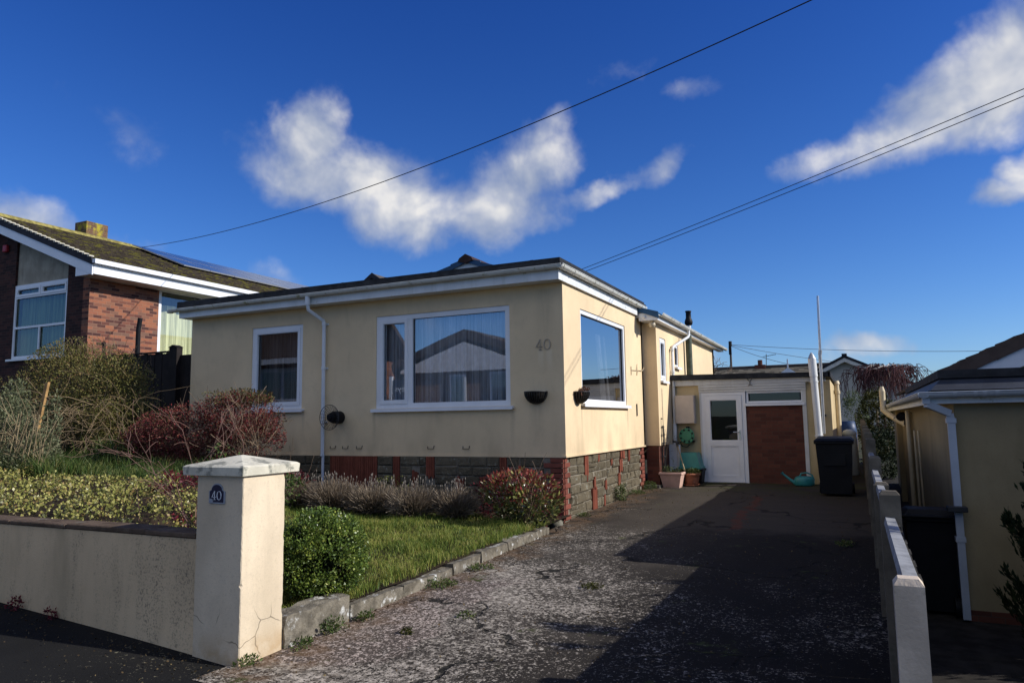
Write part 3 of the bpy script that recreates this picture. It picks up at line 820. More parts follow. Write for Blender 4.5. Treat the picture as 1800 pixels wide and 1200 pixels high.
# pitched roof of the wing
def tiled_slope(mb, ridge, eave, a0, a1, axis='y', course=.30, th=.022, m=0, tile=.33):
    """courses of flat tiles from the eave (x,z) up to the ridge (x,z), running along axis between a0 and a1"""
    (rx, rz), (ex, ez) = ridge, eave
    L = sqrt((rx - ex) ** 2 + (rz - ez) ** 2); n = int(L / course) + 1
    ux, uz = (rx - ex) / L, (rz - ez) / L
    nx, nz = (-uz, ux) if ux > 0 else (uz, -ux)
    if nz < 0: nx, nz = -nx, -nz
    r = random.Random(3)
    for i in range(n):
        s0 = i * course; s1 = min(L, s0 + course + .03); lift0 = th * 1.6; lift1 = th * .5
        nt = max(1, int(abs(a1 - a0) / tile)); 
        for k in range(nt):
            b0 = a0 + (a1 - a0) * k / nt; b1 = a0 + (a1 - a0) * (k + 1) / nt - .004 * (1 if a1 > a0 else -1)
            j = r.uniform(-.004, .004)
            def P(s, l, a):
                x = ex + ux * s + nx * (l + j); z = ez + uz * s + nz * (l + j)
                return (x, a, z) if axis == 'y' else (a, x, z)
            mb.hexa([P(s0, lift0 - th, b0), P(s0, lift0 - th, b1), P(s1, lift1 - th, b1), P(s1, lift1 - th, b0)],
                    [P(s0, lift0, b0), P(s0, lift0, b1), P(s1, lift1, b1), P(s1, lift1, b0)], m)
mb = MB()
tiled_slope(mb, (-3.95, 5.22), (.47, 3.60), 4.15, 12.25)
tiled_slope(mb, (-3.95, 5.22), (-8.9, 3.60), 4.15, 12.25)
# thick dark verge tiles seen end-on
for sgn, ex in ((1, .47), (-1, -8.9)):
    for i in range(12):
        f0, f1 = i / 12, (i + 1) / 12
        x0 = -3.95 + (ex + 3.95) * f0; x1 = -3.95 + (ex + 3.95) * f1; z0 = 5.22 - 1.62 * f0; z1 = 5.22 - 1.62 * f1
        mb.hexa([(x0, 4.10, z0 - .07), (x1, 4.10, z1 - .08), (x1, 4.14, z1 - .08), (x0, 4.14, z0 - .07)],
                [(x0, 4.10, z0 + .03), (x1, 4.10, z1 + .055), (x1, 4.14, z1 + .055), (x0, 4.14, z0 + .03)])
mb.build('roof_tiles', TILE_BLUE, bung)
mb = MB()
mb.prism([(-4.15, 5.18), (-4.11, 5.25), (-3.95, 5.34), (-3.79, 5.25), (-3.75, 5.18), (-3.95, 5.12)], 'y', 4.06, 12.3); mb.build('ridge_tile', TILE_RIDGE, bung)
mb = MB()
mb.prism([(-8.5, 3.56), (.40, 3.56), (-3.95, 5.18)], 'y', 4.16, 4.18)     # white gable board above the flat roof
mb.build('barge_board', WHITE_DIRTY, bung)
mb = MB()
mb.box(.43, .45, 4.16, 12.2, 3.49, 3.62); mb.box(.06, .45, 4.13, 4.155, 3.49, 3.64); mb.build('fascia', WHITE, bung)
mb = MB(); mb.box(.292, .43, 4.155, 12.2, 3.495, 3.51); mb.box(.06, .292, 4.155, 4.585, 3.495, 3.51); mb.build('soffit', WHITE, bung)
mb = MB(); gutter_run(mb, (.51, 4.13, 3.62), (.51, 12.3, 3.58), brackets=[.01, .13, .25, .4, .55, .7, .85, .97]); mb.build('gutter', GUTTER, bung)
mb = MB()
mb.tube([(.51, 6.85, 3.58), (.51, 6.85, 3.46), (.50, 6.8, 3.40), (.36, 5.86, 3.10), (.345, 5.78, 3.02), (.345, 5.77, 1.35)], .034, 10)
mb.tube([(.345, 5.76, 1.36), (.345, 5.72, .28)], .045, 10)
for z in (3.0, 2.5, 1.34): mb.tube([(.345, 5.77, z), (.345, 5.77, z + .05)], .044, 10)
mb.build('downpipe', WHITE_DIRTY, bung)
# flue through the eaves
mb = MB(); mb.tube([(.40, 7.35, 2.3), (.40, 7.35, 3.5)], .075, 14, 0); mb.tube([(.42, 7.35, 3.5), (.42, 7.35, 3.78)], .05, 12, 1)
fl = mb.build('flue_pipe', [simple('old_flue', (.07, .085, .06), .7, .3, .3, 8), WHITE_DIRTY], bung)
mb = MB(); mb.lathe([(.05, 3.74), (.085, 3.76), (.10, 3.82), (.085, 3.88), (.065, 3.92), (.062, 4.06), (.074, 4.07), (.074, 4.10), (.0, 4.10)], (.42, 7.35, 0), 16)
mb.build('cowl', DARK_PLASTIC, fl)
# number 40 in raised metal figures
mb = MB(); digits(mb, FY, '40', -.455, 2.575, .165, .004, .016, weight=.75); mb.build('house_number', STEELNUM, bung)
# security light under the wing eave, hooks and a hanging bracket
mb = MB(); mb.lathe([(.0, -.07), (.05, -.06), (.075, -.02), (.07, .03), (.04, .05), (.0, .055)], (.30, 4.25, 3.42), 14); mb.box(.27, .33, 4.22, 4.28, 3.45, 3.5)
mb.build('bulkhead_light', simple('light_dome', (.55, .47, .33), .25, .5, .1, 20), bung)
mb = MB(); mb.lathe([(.0, -.035), (.03, -.02), (.035, 0), (.03, .02), (0, .035)], (.18, 4.12, 3.56), 10); mb.build('sensor', WHITE, bung)
for u in (-5.6, -4.37, -4.1, -3.8, -2.36, -1.7):
    mb = MB(); mb.tube([(u - .06, -.006, 1.10), (u - .055, -.02, 1.06), (u + .055, -.02, 1.06), (u + .06, -.006, 1.11)], .006, 5); mb.build('wall_hook', BLACK_METAL, bung)
mb = MB(); mb.tube([(.01, 3.62, 2.46), (.012, 4.0, 2.47), (.015, 4.05, 2.6), (.012, 4.02, 2.38), (.018, 4.1, 2.48), (.02, 4.42, 2.49), (.05, 4.45, 2.56)], .009, 5); mb.tube([(.01, 3.63, 2.53), (.01, 3.63, 2.36)], .008, 5)
mb.build('hanging_bracket', simple('cream_bracket', (.5, .42, .28), .5, .4), bung)
mb = MB(); mb.cbox(.004, .02, 3.93, 3.97, 1.56, 1.80, .004); mb.build('wall_thermometer', BLACK_METAL, bung)

# ================================================================== hanging wall baskets and dish
def wall_basket(label, c, fm_axis, seed):
    t = thing('wall_basket', label, 'wall planter', c)
    def W(a, o, z): return (c[0] + a, c[1] - o, c[2] + z) if fm_axis == 'y' else (c[0] + o, c[1] + a, c[2] + z)
    mb = MB(); R = .185
    for i in range(15):
        a = pi * i / 14
        pts = []
        for k in range(7):
            ph = k / 6 * pi / 2
            rr = R * cos(ph * .98); pts.append(W(rr * cos(a), .012 + rr * sin(a), -.185 * sin(ph)))
        mb.tube(pts, .006, 5)
    mb.tube([W(R * cos(pi * i / 20), .012 + R * sin(pi * i / 20), 0) for i in range(21)], .008, 6)
    mb.tube([W(-R, .01, 0), W(R, .01, 0)], .007, 6)
    mb.build('wire_cage', BLACK_METAL, t)
    mb = MB()
    vs = []; fs = []; n = 16
    for k in range(6):
        ph = k / 5 * pi / 2
        for i in range(n + 1):
            a = pi * i / n; rr = (R - .012) * cos(ph); vs.append(W(rr * cos(a), .012 + rr * sin(a), -.008 - .17 * sin(ph)))
    for k in range(5):
        for i in range(n): fs.append((k * (n + 1) + i, k * (n + 1) + i + 1, (k + 1) * (n + 1) + i + 1, (k + 1) * (n + 1) + i))
    fs.append(tuple(range(n + 1)))
    mb.add(vs, fs, 0, False); mb.build('liner', simple('coir_liner', (.03, .024, .018), .95, .1, .4, 30), t)
    return t, W
wall_basket('black half-round wire wall basket with an empty liner under the number 40', (-.46, 0, 1.93), 'y', 1)
t, W = wall_basket('black half-round wire wall basket with withered plants beside the sunny side window', (0, .56, 1.93), 'x', 2)
mb = MB()
for i in range(26):
    a = rnd.uniform(-.15, .15); o = rnd.uniform(.03, .15); h = rnd.uniform(.02, .09)
    mb.tube([W(a, o, -.02), W(a + rnd.uniform(-.03, .03), o + .02, h), W(a + rnd.uniform(-.06, .06), o + .05, h + rnd.uniform(-.1, .02))], [.006, .005, .008], 4)
mb.build('withered_plant', simple('withered_stem', (.10, .05, .035), .9, .1, .3, 20), t)

dish = thing('satellite_dish', 'round dark wire mesh dish on the wall beside the front downpipe', 'satellite dish', (-4.21, -.0, 1.6))
mb = MB(); cx, cz, R = -4.22, 1.60, .225
def D(a, r): # bowl opening outwards, turned a little to the right
    x = r * cos(a); z = r * sin(a) * .95; y = -.20 - .10 * (r / R) ** 2
    return (cx + x + .0, y - .1 * x, cz + z)
for k in range(6): mb.tube([D(2 * pi * i / 36, R * (.42 + .58 * k / 5)) for i in range(37)], .0026 if k < 5 else .0055, 5)
for i in range(20): mb.tube([D(2 * pi * i / 20, R * f) for f in (.3, .5, .75, 1)], .0022, 4)
mb.build('mesh_bowl', BLACK_METAL, dish)
mb = MB(); mb.tube([(cx, -.02, cz), (cx + .01, -.20, cz), (cx + .02, -.30, cz)], [.11, .105, .07], 18); mb.tube([(cx + .02, -.30, cz), (cx + .025, -.34, cz)], [.045, .03], 14)
mb.build('receiver', DARK_PLASTIC, dish)

# ================================================================== GARAGE at the end of the drive
gar = thing('garage', 'flat-roofed garage with white glazed door and brick infill at the end of the drive', 'garage', (1.9, 6, .13))
GY = face_y(5.86)
mb = MB()
lbox(mb, GY, .30, .90, -.2, 0, .0, 2.24); lbox(mb, GY, 3.05, 3.52, -.2, 0, .0, 2.24)
mb.box(3.32, 3.52, 6.06, 11.0, .0, 2.24)
mb.box(.3, 3.32, 10.8, 11.0, .0, 2.24)
mb.build('wall', CREAM2, gar)
mb = MB(); lbox(mb, GY, 1.85, 2.975, -.1, -.012, .0, 1.79); mb.build('brick_panel', DARKBRICK, gar)
mb = MB()
lbox(mb, GY, .885, .925, -.1, .02, .1, 2.21); lbox(mb, GY, 2.976, 3.052, -.1, .016, .1, 2.08)
for i, z in enumerate((2.055, 2.107, 2.158)): lbox(mb, GY, .88, 3.06, -.05, .03 + .018 * i, z, z + .048)
mb.build('trim_board', BOARD, gar)
mb = MB(); lbox(mb, GY, .31, 3.44, -.02, .075, 2.21, 2.345); 
for i in range(12): lbox(mb, GY, .5 + i * .25, .52 + i * .25, .0, .085, 2.325, 2.342, 1)
mb.build('fascia', [BOARD, BLACK_METAL], gar)
mb = MB()
mb.hexa([(.31, 5.72, 2.335), (3.5, 5.72, 2.30), (3.5, 11.2, 2.30), (.31, 11.2, 2.335)], [(.31, 5.72, 2.43), (3.5, 5.72, 2.38), (3.5, 11.2, 2.38), (.31, 11.2, 2.43)])
mb.hexa([(.31, 5.70, 2.345), (3.52, 5.70, 2.30), (3.52, 5.745, 2.30), (.31, 5.745, 2.345)], [(.31, 5.70, 2.455), (3.52, 5.70, 2.395), (3.52, 5.745, 2.395), (.31, 5.745, 2.455)])
mb.box(3.50, 3.545, 5.70, 11.2, 2.295, 2.40); mb.build('flat_roof', FELT, gar)
# glazed door
mb = MB()
lbox(mb, GY, .925, 1.0, -.08, .012, .13, 2.05); lbox(mb, GY, 1.77, 1.85, -.08, .012, .13, 2.05); lbox(mb, GY, 1.0, 1.77, -.08, .0115, 1.985, 2.05); lbox(mb, GY, .925, 1.85, -.08, .03, .085, .13)
frame_ring(mb, GY, 1.004, 1.766, .165, 1.98, .092, -.06, .026)
lbox(mb, GY, 1.096, 1.674, -.06, .0255, .905, 1.01)
lbox(mb, GY, 1.09, 1.68, -.05, .006, .25, .91)
frame_ring(mb, GY, 1.10, 1.67, .262, .90, .022, .0, .017)
frame_ring(mb, GY, 1.093, 1.677, 1.006, 1.892, .02, -.04, .018)
lbox(mb, GY, 1.0, 1.77, .0, .04, .135, .17)
door = mb.build('door', WHITE, gar)
mb = MB(); mb.quad(GY(1.1, -.02, 1.0), GY(1.67, -.02, 1.0), GY(1.67, -.02, 1.9), GY(1.1, -.02, 1.9)); mb.build('pane', GLASS_BLK, door, fixn=False)
mb = MB(); lbox(mb, GY, 1.695, 1.725, .026, .034, 1.03, 1.24); mb.tube([GY(1.71, .03, 1.19), GY(1.71, .075, 1.19), GY(1.58, .08, 1.195)], .011, 8); mb.tube([GY(1.71, .03, 1.09), GY(1.71, .045, 1.09)], .014, 8)
mb.build('handle', simple('polished_handle', (.75, .72, .66), .2, .5, .03, metallic=.8), door)
window(gar, GY, 1.865, 3.00, 1.80, 2.05, [(1.925, 2.94, 1.842, 2.012, False)], fw=.042, sill=.05, sillside=.02, glass=GLASS_BLK, seed=8)
mb = MB(); mb.box(1.0, 3.3, 6.6, 6.65, .1, 2.2); mb.box(2.5, 2.53, 5.98, 6.1, 1.8, 2.1); mb.build('inner_wall', DARK_ROOM, gar)
mb = MB(); mb.cbox(.385, .80, 5.69, 5.86, 1.385, 2.0, .008); mb.box(.40, .785, 5.682, 5.69, 1.40, 1.985); mb.build('meter_cupboard', METERBOX, gar)
mb = MB()
mb.tube([GY(1.88, .085, 2.33), GY(1.90, .1, 2.345), GY(1.93, .1, 2.30), GY(1.97, .1, 2.25), GY(2.01, .1, 2.30), GY(2.04, .1, 2.345), GY(2.06, .085, 2.33)], .007, 5)
mb.tube([GY(1.97, .09, 2.25), GY(1.97, .09, 2.19), GY(1.93, .09, 2.17)], .007, 5); mb.tube([GY(1.97, .09, 2.19), GY(2.02, .09, 2.17)], .006, 5)
mb.build('scroll_hook', BLACK_METAL, gar)
# cream waste pipe on the sunny side wall
mb = MB(); mb.tube([(3.59, 8.4, .35), (3.59, 8.4, 2.25)], .055, 12); mb.tube([(3.59, 8.4, 2.02), (3.59, 8.4, 2.10)], .07, 12); mb.tube([(3.59, 8.4, 2.25), (3.59, 8.4, 2.33)], [.075, .05], 12)
mb.build('waste_pipe', CREAMPIPE, gar)

# stuff around the garage
vp = thing('vent_pipe', 'tall white vent pipe with a pointed cap in front of the garage corner', 'pipe', (3.3, 5.55, .13))
mb = MB(); mb.tube([(3.30, 5.58, .10), (3.27, 5.58, 1.1), (3.235, 5.57, 2.30)], .068, 16); mb.tube([(3.235, 5.57, 2.30), (3.222, 5.57, 2.66)], .078, 16)
for z, x in ((1.1, 3.27), (2.18, 3.238), (2.3, 3.235)): mb.tube([(x, 5.58, z), (x, 5.58, z + .03)], .080, 16)
mb.build('pipe', WHITE_DIRTY, vp)
mb = MB(); mb.tube([(3.222, 5.57, 2.66), (3.219, 5.57, 2.74), (3.216, 5.57, 2.79)], [.078, .045, .008], 14); mb.build('pointed_cap', GALV, vp)
ms = thing('mast', 'thin bare metal mast rising above the garage corner', 'mast', (3.36, 5.65, 1.2))
mb = MB(); mb.tube([(3.36, 5.66, 1.15), (3.375, 5.66, 2.75)], .032, 10); mb.tube([(3.375, 5.66, 2.75), (3.385, 5.66, 2.83)], .036, 10); mb.build('lower_tube', GALV, ms)
mb = MB(); mb.tube([(3.383, 5.66, 2.8), (3.40, 5.66, 3.95)], .024, 10); mb.build('upper_tube', simple('aluminium_tube', (.55, .56, .58), .3, .5, .1, 14, metallic=.7), ms)
for z_ in (1.5, 2.25):
    mb = MB(); mb.box(3.32, 3.42, 5.66, 5.86, z_, z_ + .04); mb.build('wall_clamp', BLACK_METAL, ms)

# wheelie bins
def wheelie(label, x, y, z, w=.56, d=.66, h=1.02, yaw=0, mat=BIN_PLASTIC, hdl=1):
    t = thing('wheelie_bin', label, 'wheelie bin', (x, y, z))
    t.rotation_euler = (0, 0, yaw); ORIG[t.name] = (0, 0, 0)
    b0, b1 = w * .84 / 2, w / 2; e0, e1 = d * .74 / 2, d / 2 * .95
    mb = MB()
    mb.hexa([(-b0, -e0, .04), (b0, -e0, .04), (b0, e0, .04), (-b0, e0, .04)], [(-b1, -e1, h - .1), (b1, -e1, h - .1), (b1, e1, h - .1), (-b1, e1, h - .1)])
    mb.cbox(-b1 - .025, b1 + .025, -e1 - .025, e1 + .03, h - .115, h - .06, .01)
    for sx in (-.5, 0, .5): mb.box(sx * w * .55 - .012, sx * w * .55 + .012, -e0 - .055, -e0, .1, h - .2) if False else None
    mb.box(-b0 * .7, b0 * .7, -e1 + .005, -e1 + .06, h * .52, h * .72)
    mb.build('body', mat, t)
    mb = MB()
    mb.hexa([(-b1 - .035, -e1 - .045, h - .058), (b1 + .035, -e1 - .045, h - .058), (b1 + .035, e1 + .05, h - .058), (-b1 - .035, e1 + .05, h - .058)],
            [(-b1 + .03, -e1 + .03, h - .012), (b1 - .03, -e1 + .03, h - .012), (b1 - .03, e1 - .0, h + .012), (-b1 + .03, e1 - .0, h + .012)])
    mb.build('lid', mat, t)
    mb = MB(); mb.tube([(-b1 - .02, e1 + .09, h - .05), (b1 + .02, e1 + .09, h - .05)], .017, 8)
    for sx in (-1, 1): mb.box(sx * (b1 - .02) - .02, sx * (b1 - .02) + .02, e1, e1 + .1, h - .075, h - .03)
    mb.build('handle', mat, t)
    for sx in (-1, 1):
        mb = MB(); mb.tube([(sx * (b0 - .03), e0 + .03, .1), (sx * (b0 + .04), e0 + .03, .1)], .10, 16); mb.build('wheel', DARK_PLASTIC, t)
    return t
wheelie('charcoal wheelie bin by the concrete post fence, in front of the garage corner', 3.57, 4.2, .09, h=1.03, w=.60)
wheelie('black wheelie bin standing in the gap beside the right hand neighbour house', 4.60, -1.05, -.585, w=.46, d=.6, h=1.07, yaw=pi, mat=DARK_PLASTIC)
wb = thing('compost_bin', 'grey domed plastic compost bin behind the charcoal wheelie bin', 'compost bin', (3.84, 8.0, .18))
mb = MB(); mb.lathe([(.17, 0), (.165, .4), (.15, .8), (.14, .86), (.135, .92)], (3.80, 8.0, .18), 20); mb.build('body', GREYPL, wb)
mb = MB(); mb.lathe([(.15, .90), (.15, .94), (.12, .99), (.05, 1.02), (.0, 1.02)], (3.80, 8.0, .18), 20); mb.build('lid', GREYPL, wb)

# planters, trellis, tools by the downpipe
sp = thing('square_planter', 'square pink clay planter by the bungalow corner', 'planter', (.46, 4.75, .1))
def frustum(mb, x0, x1, y0, y1, z0, z1, tp, m=0):
    mb.hexa([(x0 + tp, y0 + tp, z0), (x1 - tp, y0 + tp, z0), (x1 - tp, y1 - tp, z0), (x0 + tp, y1 - tp, z0)], [(x0, y0, z1), (x1, y0, z1), (x1, y1, z1), (x0, y1, z1)], m)
mb = MB(); frustum(mb, .27, .70, 4.56, 4.96, .10, .36, .055); mb.cbox(.25, .72, 4.54, 4.98, .36, .41, .008)
mb.box(.28, .69, 4.57, 4.95, .405, .414, 1); mb.build('pot', [PINKPOT, SOIL], sp)
rp = thing('round_planter', 'round ribbed terracotta pot on a saucer beside the square planter', 'planter', (.80, 5.1, .11))
mb = MB(); mb.lathe([(.0, .03), (.125, .03), (.15, .15), (.162, .215), (.178, .22), (.18, .26), (.165, .262), (.155, .235), (.0, .235)], (.80, 5.1, .11), 28)
for k in range(6): mb.lathe([(.1295 + .004 * k, .05 + k * .026), (.1345 + .004 * k, .058 + k * .026), (.1335 + .004 * k, .066 + k * .026)], (.80, 5.1, .11), 28)
mb.build('pot', TERRA, rp)
mb = MB(); mb.lathe([(0, 0), (.14, 0), (.165, .035), (.155, .036), (.13, .012), (0, .012)], (.80, 5.1, .11), 28); mb.build('saucer', TERRA, rp)
mb = MB(); mb.lathe([(0, .236), (.156, .236)], (.80, 5.1, .11), 20); mb.build('soil', SOIL, rp)
ob = thing('obelisk_trellis', 'black wire obelisk trellis standing in the square planter', 'trellis', (.24, 5.0, .41))
mb = MB(); ox, oy = .36, 4.80
for k in range(3):
    for sx in (-1, 0, 1):
        for sy in (-1, 1) if sx else (-1, 1):
            pass
for (sx, sy) in [(-1, -1), (1, -1), (1, 1), (-1, 1), (0, -1), (0, 1), (-1, 0), (1, 0), (-.5, -1), (.5, -1)]:
    top = 1.66 if sx == 0 else (1.52 if abs(sx) == .5 else 1.36)
    mb.tube([(ox - .10 + sx * .085, oy + sy * .085, .40), (ox - .10 + sx * (.075 if abs(sx) == 1 else .07), oy + sy * .07, 1.0), (ox - .10 + sx * .055, oy + sy * .05, top)], .0065, 5)
for z, s in ((.72, .083), (1.0, .085), (1.17, .08), (1.33, .065), (1.5, .045)):
    mb.tube([(ox - .10 - s, oy - s, z), (ox - .10 + s, oy - s, z), (ox - .10 + s, oy + s, z), (ox - .10 - s, oy + s, z), (ox - .10 - s, oy - s, z)], .009, 5)
    for sx in (-1, 1): mb.lathe([(0, -.018), (.016, 0), (0, .018)], (ox - .10 + sx * s, oy - s, z), 6)
mb.build('wire_frame', BLACK_METAL, ob)
wp = thing('plastic_sheet', 'white rounded plastic sheet leaning on the wall behind the trellis', 'plastic panel', (.38, 5.5, .13))
mb = MB(); mb.prism([(.22, .50), (.26, .43), (.34, .41), (.44, .44), (.47, .50), (.475, .93), (.44, .95), (.24, .95), (.22, .93)], 'y', 5.50, 5.56); mb.tube([(.47, 5.49, .47), (.475, 5.49, .94)], [.034, .034], 12)
mb.tube([(.44, 5.52, .12), (.44, 5.52, .45)], .03, 8); mb.tube([(.27, 5.52, .12), (.27, 5.52, .45)], .03, 8)
mb.build('panel', WHITE_DIRTY, wp)
br = thing('garden_tool', 'long handled garden tool with a dark head leaning between the two pots', 'garden tool', (.66, 5.25, .36))
mb = MB(); mb.tube([(.70, 5.02, .36), (.46, 5.40, .95)], .013, 8); mb.build('handle', BARK_PALE, br)
mb = MB(); mb.tube([(.475, 5.38, .90), (.44, 5.43, 1.0)], .024, 8); mb.tube([(.36, 5.42, 1.02), (.50, 5.44, .98)], .022, 8); mb.build('head', BLACK_METAL, br)
def tub(name, label, x0, x1, y0, y1, z0, z1, mat, tp=.03):
    t = thing(name, label, 'storage box', ((x0 + x1) / 2, (y0 + y1) / 2, z0))
    mb = MB(); w = .012
    frustum(mb, x0, x1, y0, y1, z0, z1 - .03, tp); mb.cbox(x0 - .018, x1 + .018, y0 - .018, y1 + .018, z1 - .045, z1, .006); mb.build('body', mat, t)
    mb = MB(); mb.cbox(x0 + .12, x1 - .12, y0 - .024, y0 - .016, z1 - .12, z1 - .075, .003); mb.build('grip', mat, t)
    return t
tub('recycling_box', 'black recycling box under the teal one beside the garage door', .56, .96, 5.42, 5.80, .13, .43, DARK_PLASTIC)
t = thing('recycling_box', 'teal recycling box turned upside down on top of the black box', 'storage box', (.72, 5.6, .43))
mb = MB(); mb.hexa([(.50, 5.36, .475), (.93, 5.36, .475), (.93, 5.84, .475), (.50, 5.84, .475)], [(.53, 5.40, .77), (.86, 5.40, .77), (.86, 5.80, .77), (.53, 5.80, .77)]); mb.build('body', TEAL, t)
mb = MB(); mb.cbox(.48, .95, 5.34, 5.86, .432, .478, .006); mb.build('rim', TEAL, t)
hr = thing('hose_reel', 'round green garden hose reel hung on the garage wall below the cupboard', 'hose reel', (.62, 5.8, 1.12))
mb = MB(); c = (.615, 5.66, 1.125)
n = 24
ring = lambda r, y: [(c[0] + r * cos(2 * pi * k / n), y, c[2] + r * sin(2 * pi * k / n)) for k in range(n)]
def disc(mb, prof, m=0):
    vs = []; fs = []
    for r, y in prof: vs += ring(r, y)
    for i in range(len(prof) - 1):
        for k in range(n): k2 = (k + 1) % n; fs.append((i * n + k, i * n + k2, (i + 1) * n + k2, (i + 1) * n + k))
    mb.add(vs, fs, m)
disc(mb, [(.0, 5.655), (.10, 5.655), (.115, 5.665), (.15, 5.66), (.165, 5.665), (.165, 5.68), (.0, 5.685)])
for k in range(8):
    a = 2 * pi * (k + .5) / 8; mb.tube([(c[0] + .133 * cos(a), 5.665, c[2] + .133 * sin(a)), (c[0] + .133 * cos(a), 5.652, c[2] + .133 * sin(a))], .021, 8, 1)
mb.build('wheel', [GREENREEL, DARK_PLASTIC], hr)
mb = MB()
for k in range(4): mb.tube([(c[0] + (.10 + .012 * (k % 2)) * cos(2 * pi * i / 20), 5.70 + k * .03, c[2] + (.10 + .012 * (k % 2)) * sin(2 * pi * i / 20)) for i in range(21)], .014, 6)
mb.tube([(.52, 5.75, 1.05), (.46, 5.72, .98), (.50, 5.72, .90), (.60, 5.74, .88), (.66, 5.74, .93)], .013, 6); mb.build('hose', simple('dark_hose', (.02, .05, .03), .5, .4), hr)
mb = MB(); mb.box(.60, .64, 5.69, 5.86, .95, 1.32); mb.box(.47, .52, 5.68, 5.84, 1.08, 1.2); mb.box(.72, .76, 5.69, 5.84, .98, 1.02); mb.build('bracket', DARK_PLASTIC, hr)
wc = thing('watering_can', 'turquoise plastic watering can on the ground by the brown brick panel', 'watering can', (2.93, 5.5, .13))
mb = MB(); cx, cy = 2.95, 5.5
def oval(mb, prof, cx, cy, m=0, n=20, ry=.6):
    vs = []; fs = []
    for r, z in prof:
        for k in range(n): vs.append((cx + r * cos(2 * pi * k / n), cy + ry * r * sin(2 * pi * k / n), z))
    for i in range(len(prof) - 1):
        for k in range(n): k2 = (k + 1) % n; fs.append((i * n + k, i * n + k2, (i + 1) * n + k2, (i + 1) * n + k))
    mb.add(vs, fs, m, True)
oval(mb, [(0, .13), (.17, .13), (.19, .15), (.19, .24), (.17, .29), (.12, .315), (.0, .32)], cx, cy); mb.build('body', TEAL2, wc)
mb = MB(); mb.tube([(cx - .15, cy, .17), (cx - .26, cy, .24), (cx - .40, cy, .36)], [.045, .028, .018], 10); mb.tube([(cx - .395, cy, .355), (cx - .42, cy, .385)], [.024, .034], 10); mb.build('spout', TEAL2, wc)
mb = MB(); mb.tube([(cx - .08, cy, .31), (cx - .05, cy, .37), (cx + .06, cy, .385), (cx + .15, cy, .34), (cx + .185, cy, .24)], .016, 8); mb.build('handle', TEAL2, wc)

# ================================================================== GATE PILLAR AND BOUNDARY WALL
pil = thing('gate_pillar', 'cream rendered gate pillar with a pyramid cap and a blue number 40 plaque', 'gate pillar', (-.14, -6.2, -.15))
mb = MB(); r = random.Random(12); rings = []
zz = -.30
while zz < 1.13:
    rings.append(zz); zz += r.uniform(.015, .045)
rings.append(1.131); vs = []; fs = []
for zq in rings:
    ks = [r.uniform(.003, .008) + (r.uniform(.004, .014) if r.random() < .12 else 0) for _ in range(4)]
    X0, X1, Y0, Y1 = -.36, .085, -6.41, -6.0
    for k, (cx_, cy_, sx_, sy_) in enumerate([(X0, Y0, 1, 1), (X1, Y0, -1, 1), (X1, Y1, -1, -1), (X0, Y1, 1, -1)]):
        q = [(cx_, cy_ + sy_ * ks[k], zq), (cx_ + sx_ * ks[k], cy_, zq)]
        vs += q if k in (0, 2) else q[::-1]
for k in range(len(rings) - 1):
    for m_ in range(8): fs.append((k * 8 + m_, k * 8 + (m_ + 1) % 8, (k + 1) * 8 + (m_ + 1) % 8, (k + 1) * 8 + m_))
mb.add(vs, fs); pm = mb.build('pillar_body', CREAM if False else render_mat('pillar_render', (.72, .60, .43), (.48, .39, .27), cracks=True), pil)
mb = MB(); x0, x1, y0, y1 = -.465, .112, -6.445, -5.885; zb, zt, za = 1.130, 1.200, 1.262; c = .012
mb.add([(x0, y0, zb), (x1, y0, zb), (x1, y1, zb), (x0, y1, zb), (x0 - .004, y0 - .004, zt - c), (x1 + .004, y0 - .004, zt - c), (x1 + .004, y1 + .004, zt - c), (x0 - .004, y1 + .004, zt - c),
        (x0 + c, y0 + c, zt), (x1 - c, y0 + c, zt), (x1 - c, y1 - c, zt), (x0 + c, y1 - c, zt), (-.19, -6.19, za), (-.17, -6.19, za), (-.17, -6.16, za), (-.19, -6.16, za)],
       [(3, 2, 1, 0)] + [(a + i, a + (i + 1) % 4, a + 4 + (i + 1) % 4, a + 4 + i) for a in (0, 4, 8) for i in range(4)] + [(12, 13, 14, 15)])
mb.build('cap', CAPSTONE, pil)
PY = face_y(-6.41)
def plaque(w, h, d0, d1, m, mb, cx=-.155, z0=.935, ins=0):
    w2 = w / 2 - ins; pts = [(-w2, ins), (w2, ins), (w2, h * .62 - ins * .3)]
    for k in range(13):
        a = pi * k / 12; r = w * .36 - ins * .5
        pts.append((r * cos(a), h * .66 + (h * .34 - ins) * sin(a)))
    pts.append((-w2, h * .62 - ins * .3)); n = len(pts)
    A = [PY(cx + p[0], d0, z0 + p[1]) for p in pts]; B = [PY(cx + p[0], d1, z0 + p[1]) for p in pts]
    mb.add(A + B, [tuple(range(n)), tuple(range(n, 2 * n))] + [(i, (i + 1) % n, (i + 1) % n + n, i + n) for i in range(n)], m)
mb = MB(); plaque(.15, .14, .0, .010, 0, mb); plaque(.15, .14, .010, .012, 1, mb, ins=.009)
# chipped enamel at the lower left corner
mb.add([PY(-.219, .0135, .939), PY(-.19, .0135, .939), PY(-.186, .0135, .952), PY(-.192, .0135, .965), PY(-.205, .0135, .970), PY(-.219, .0135, .966)], [tuple(range(6))], 0)
pq = mb.build('number_plaque', [simple('plaque_edge', (.30, .33, .38), .4, .4, .1, 20), NAVY], pil)
mb = MB(); digits(mb, PY, '40', -.199, .960, .062, .0125, .0155, weight=.7); mb.build('number', NUMW, pq)

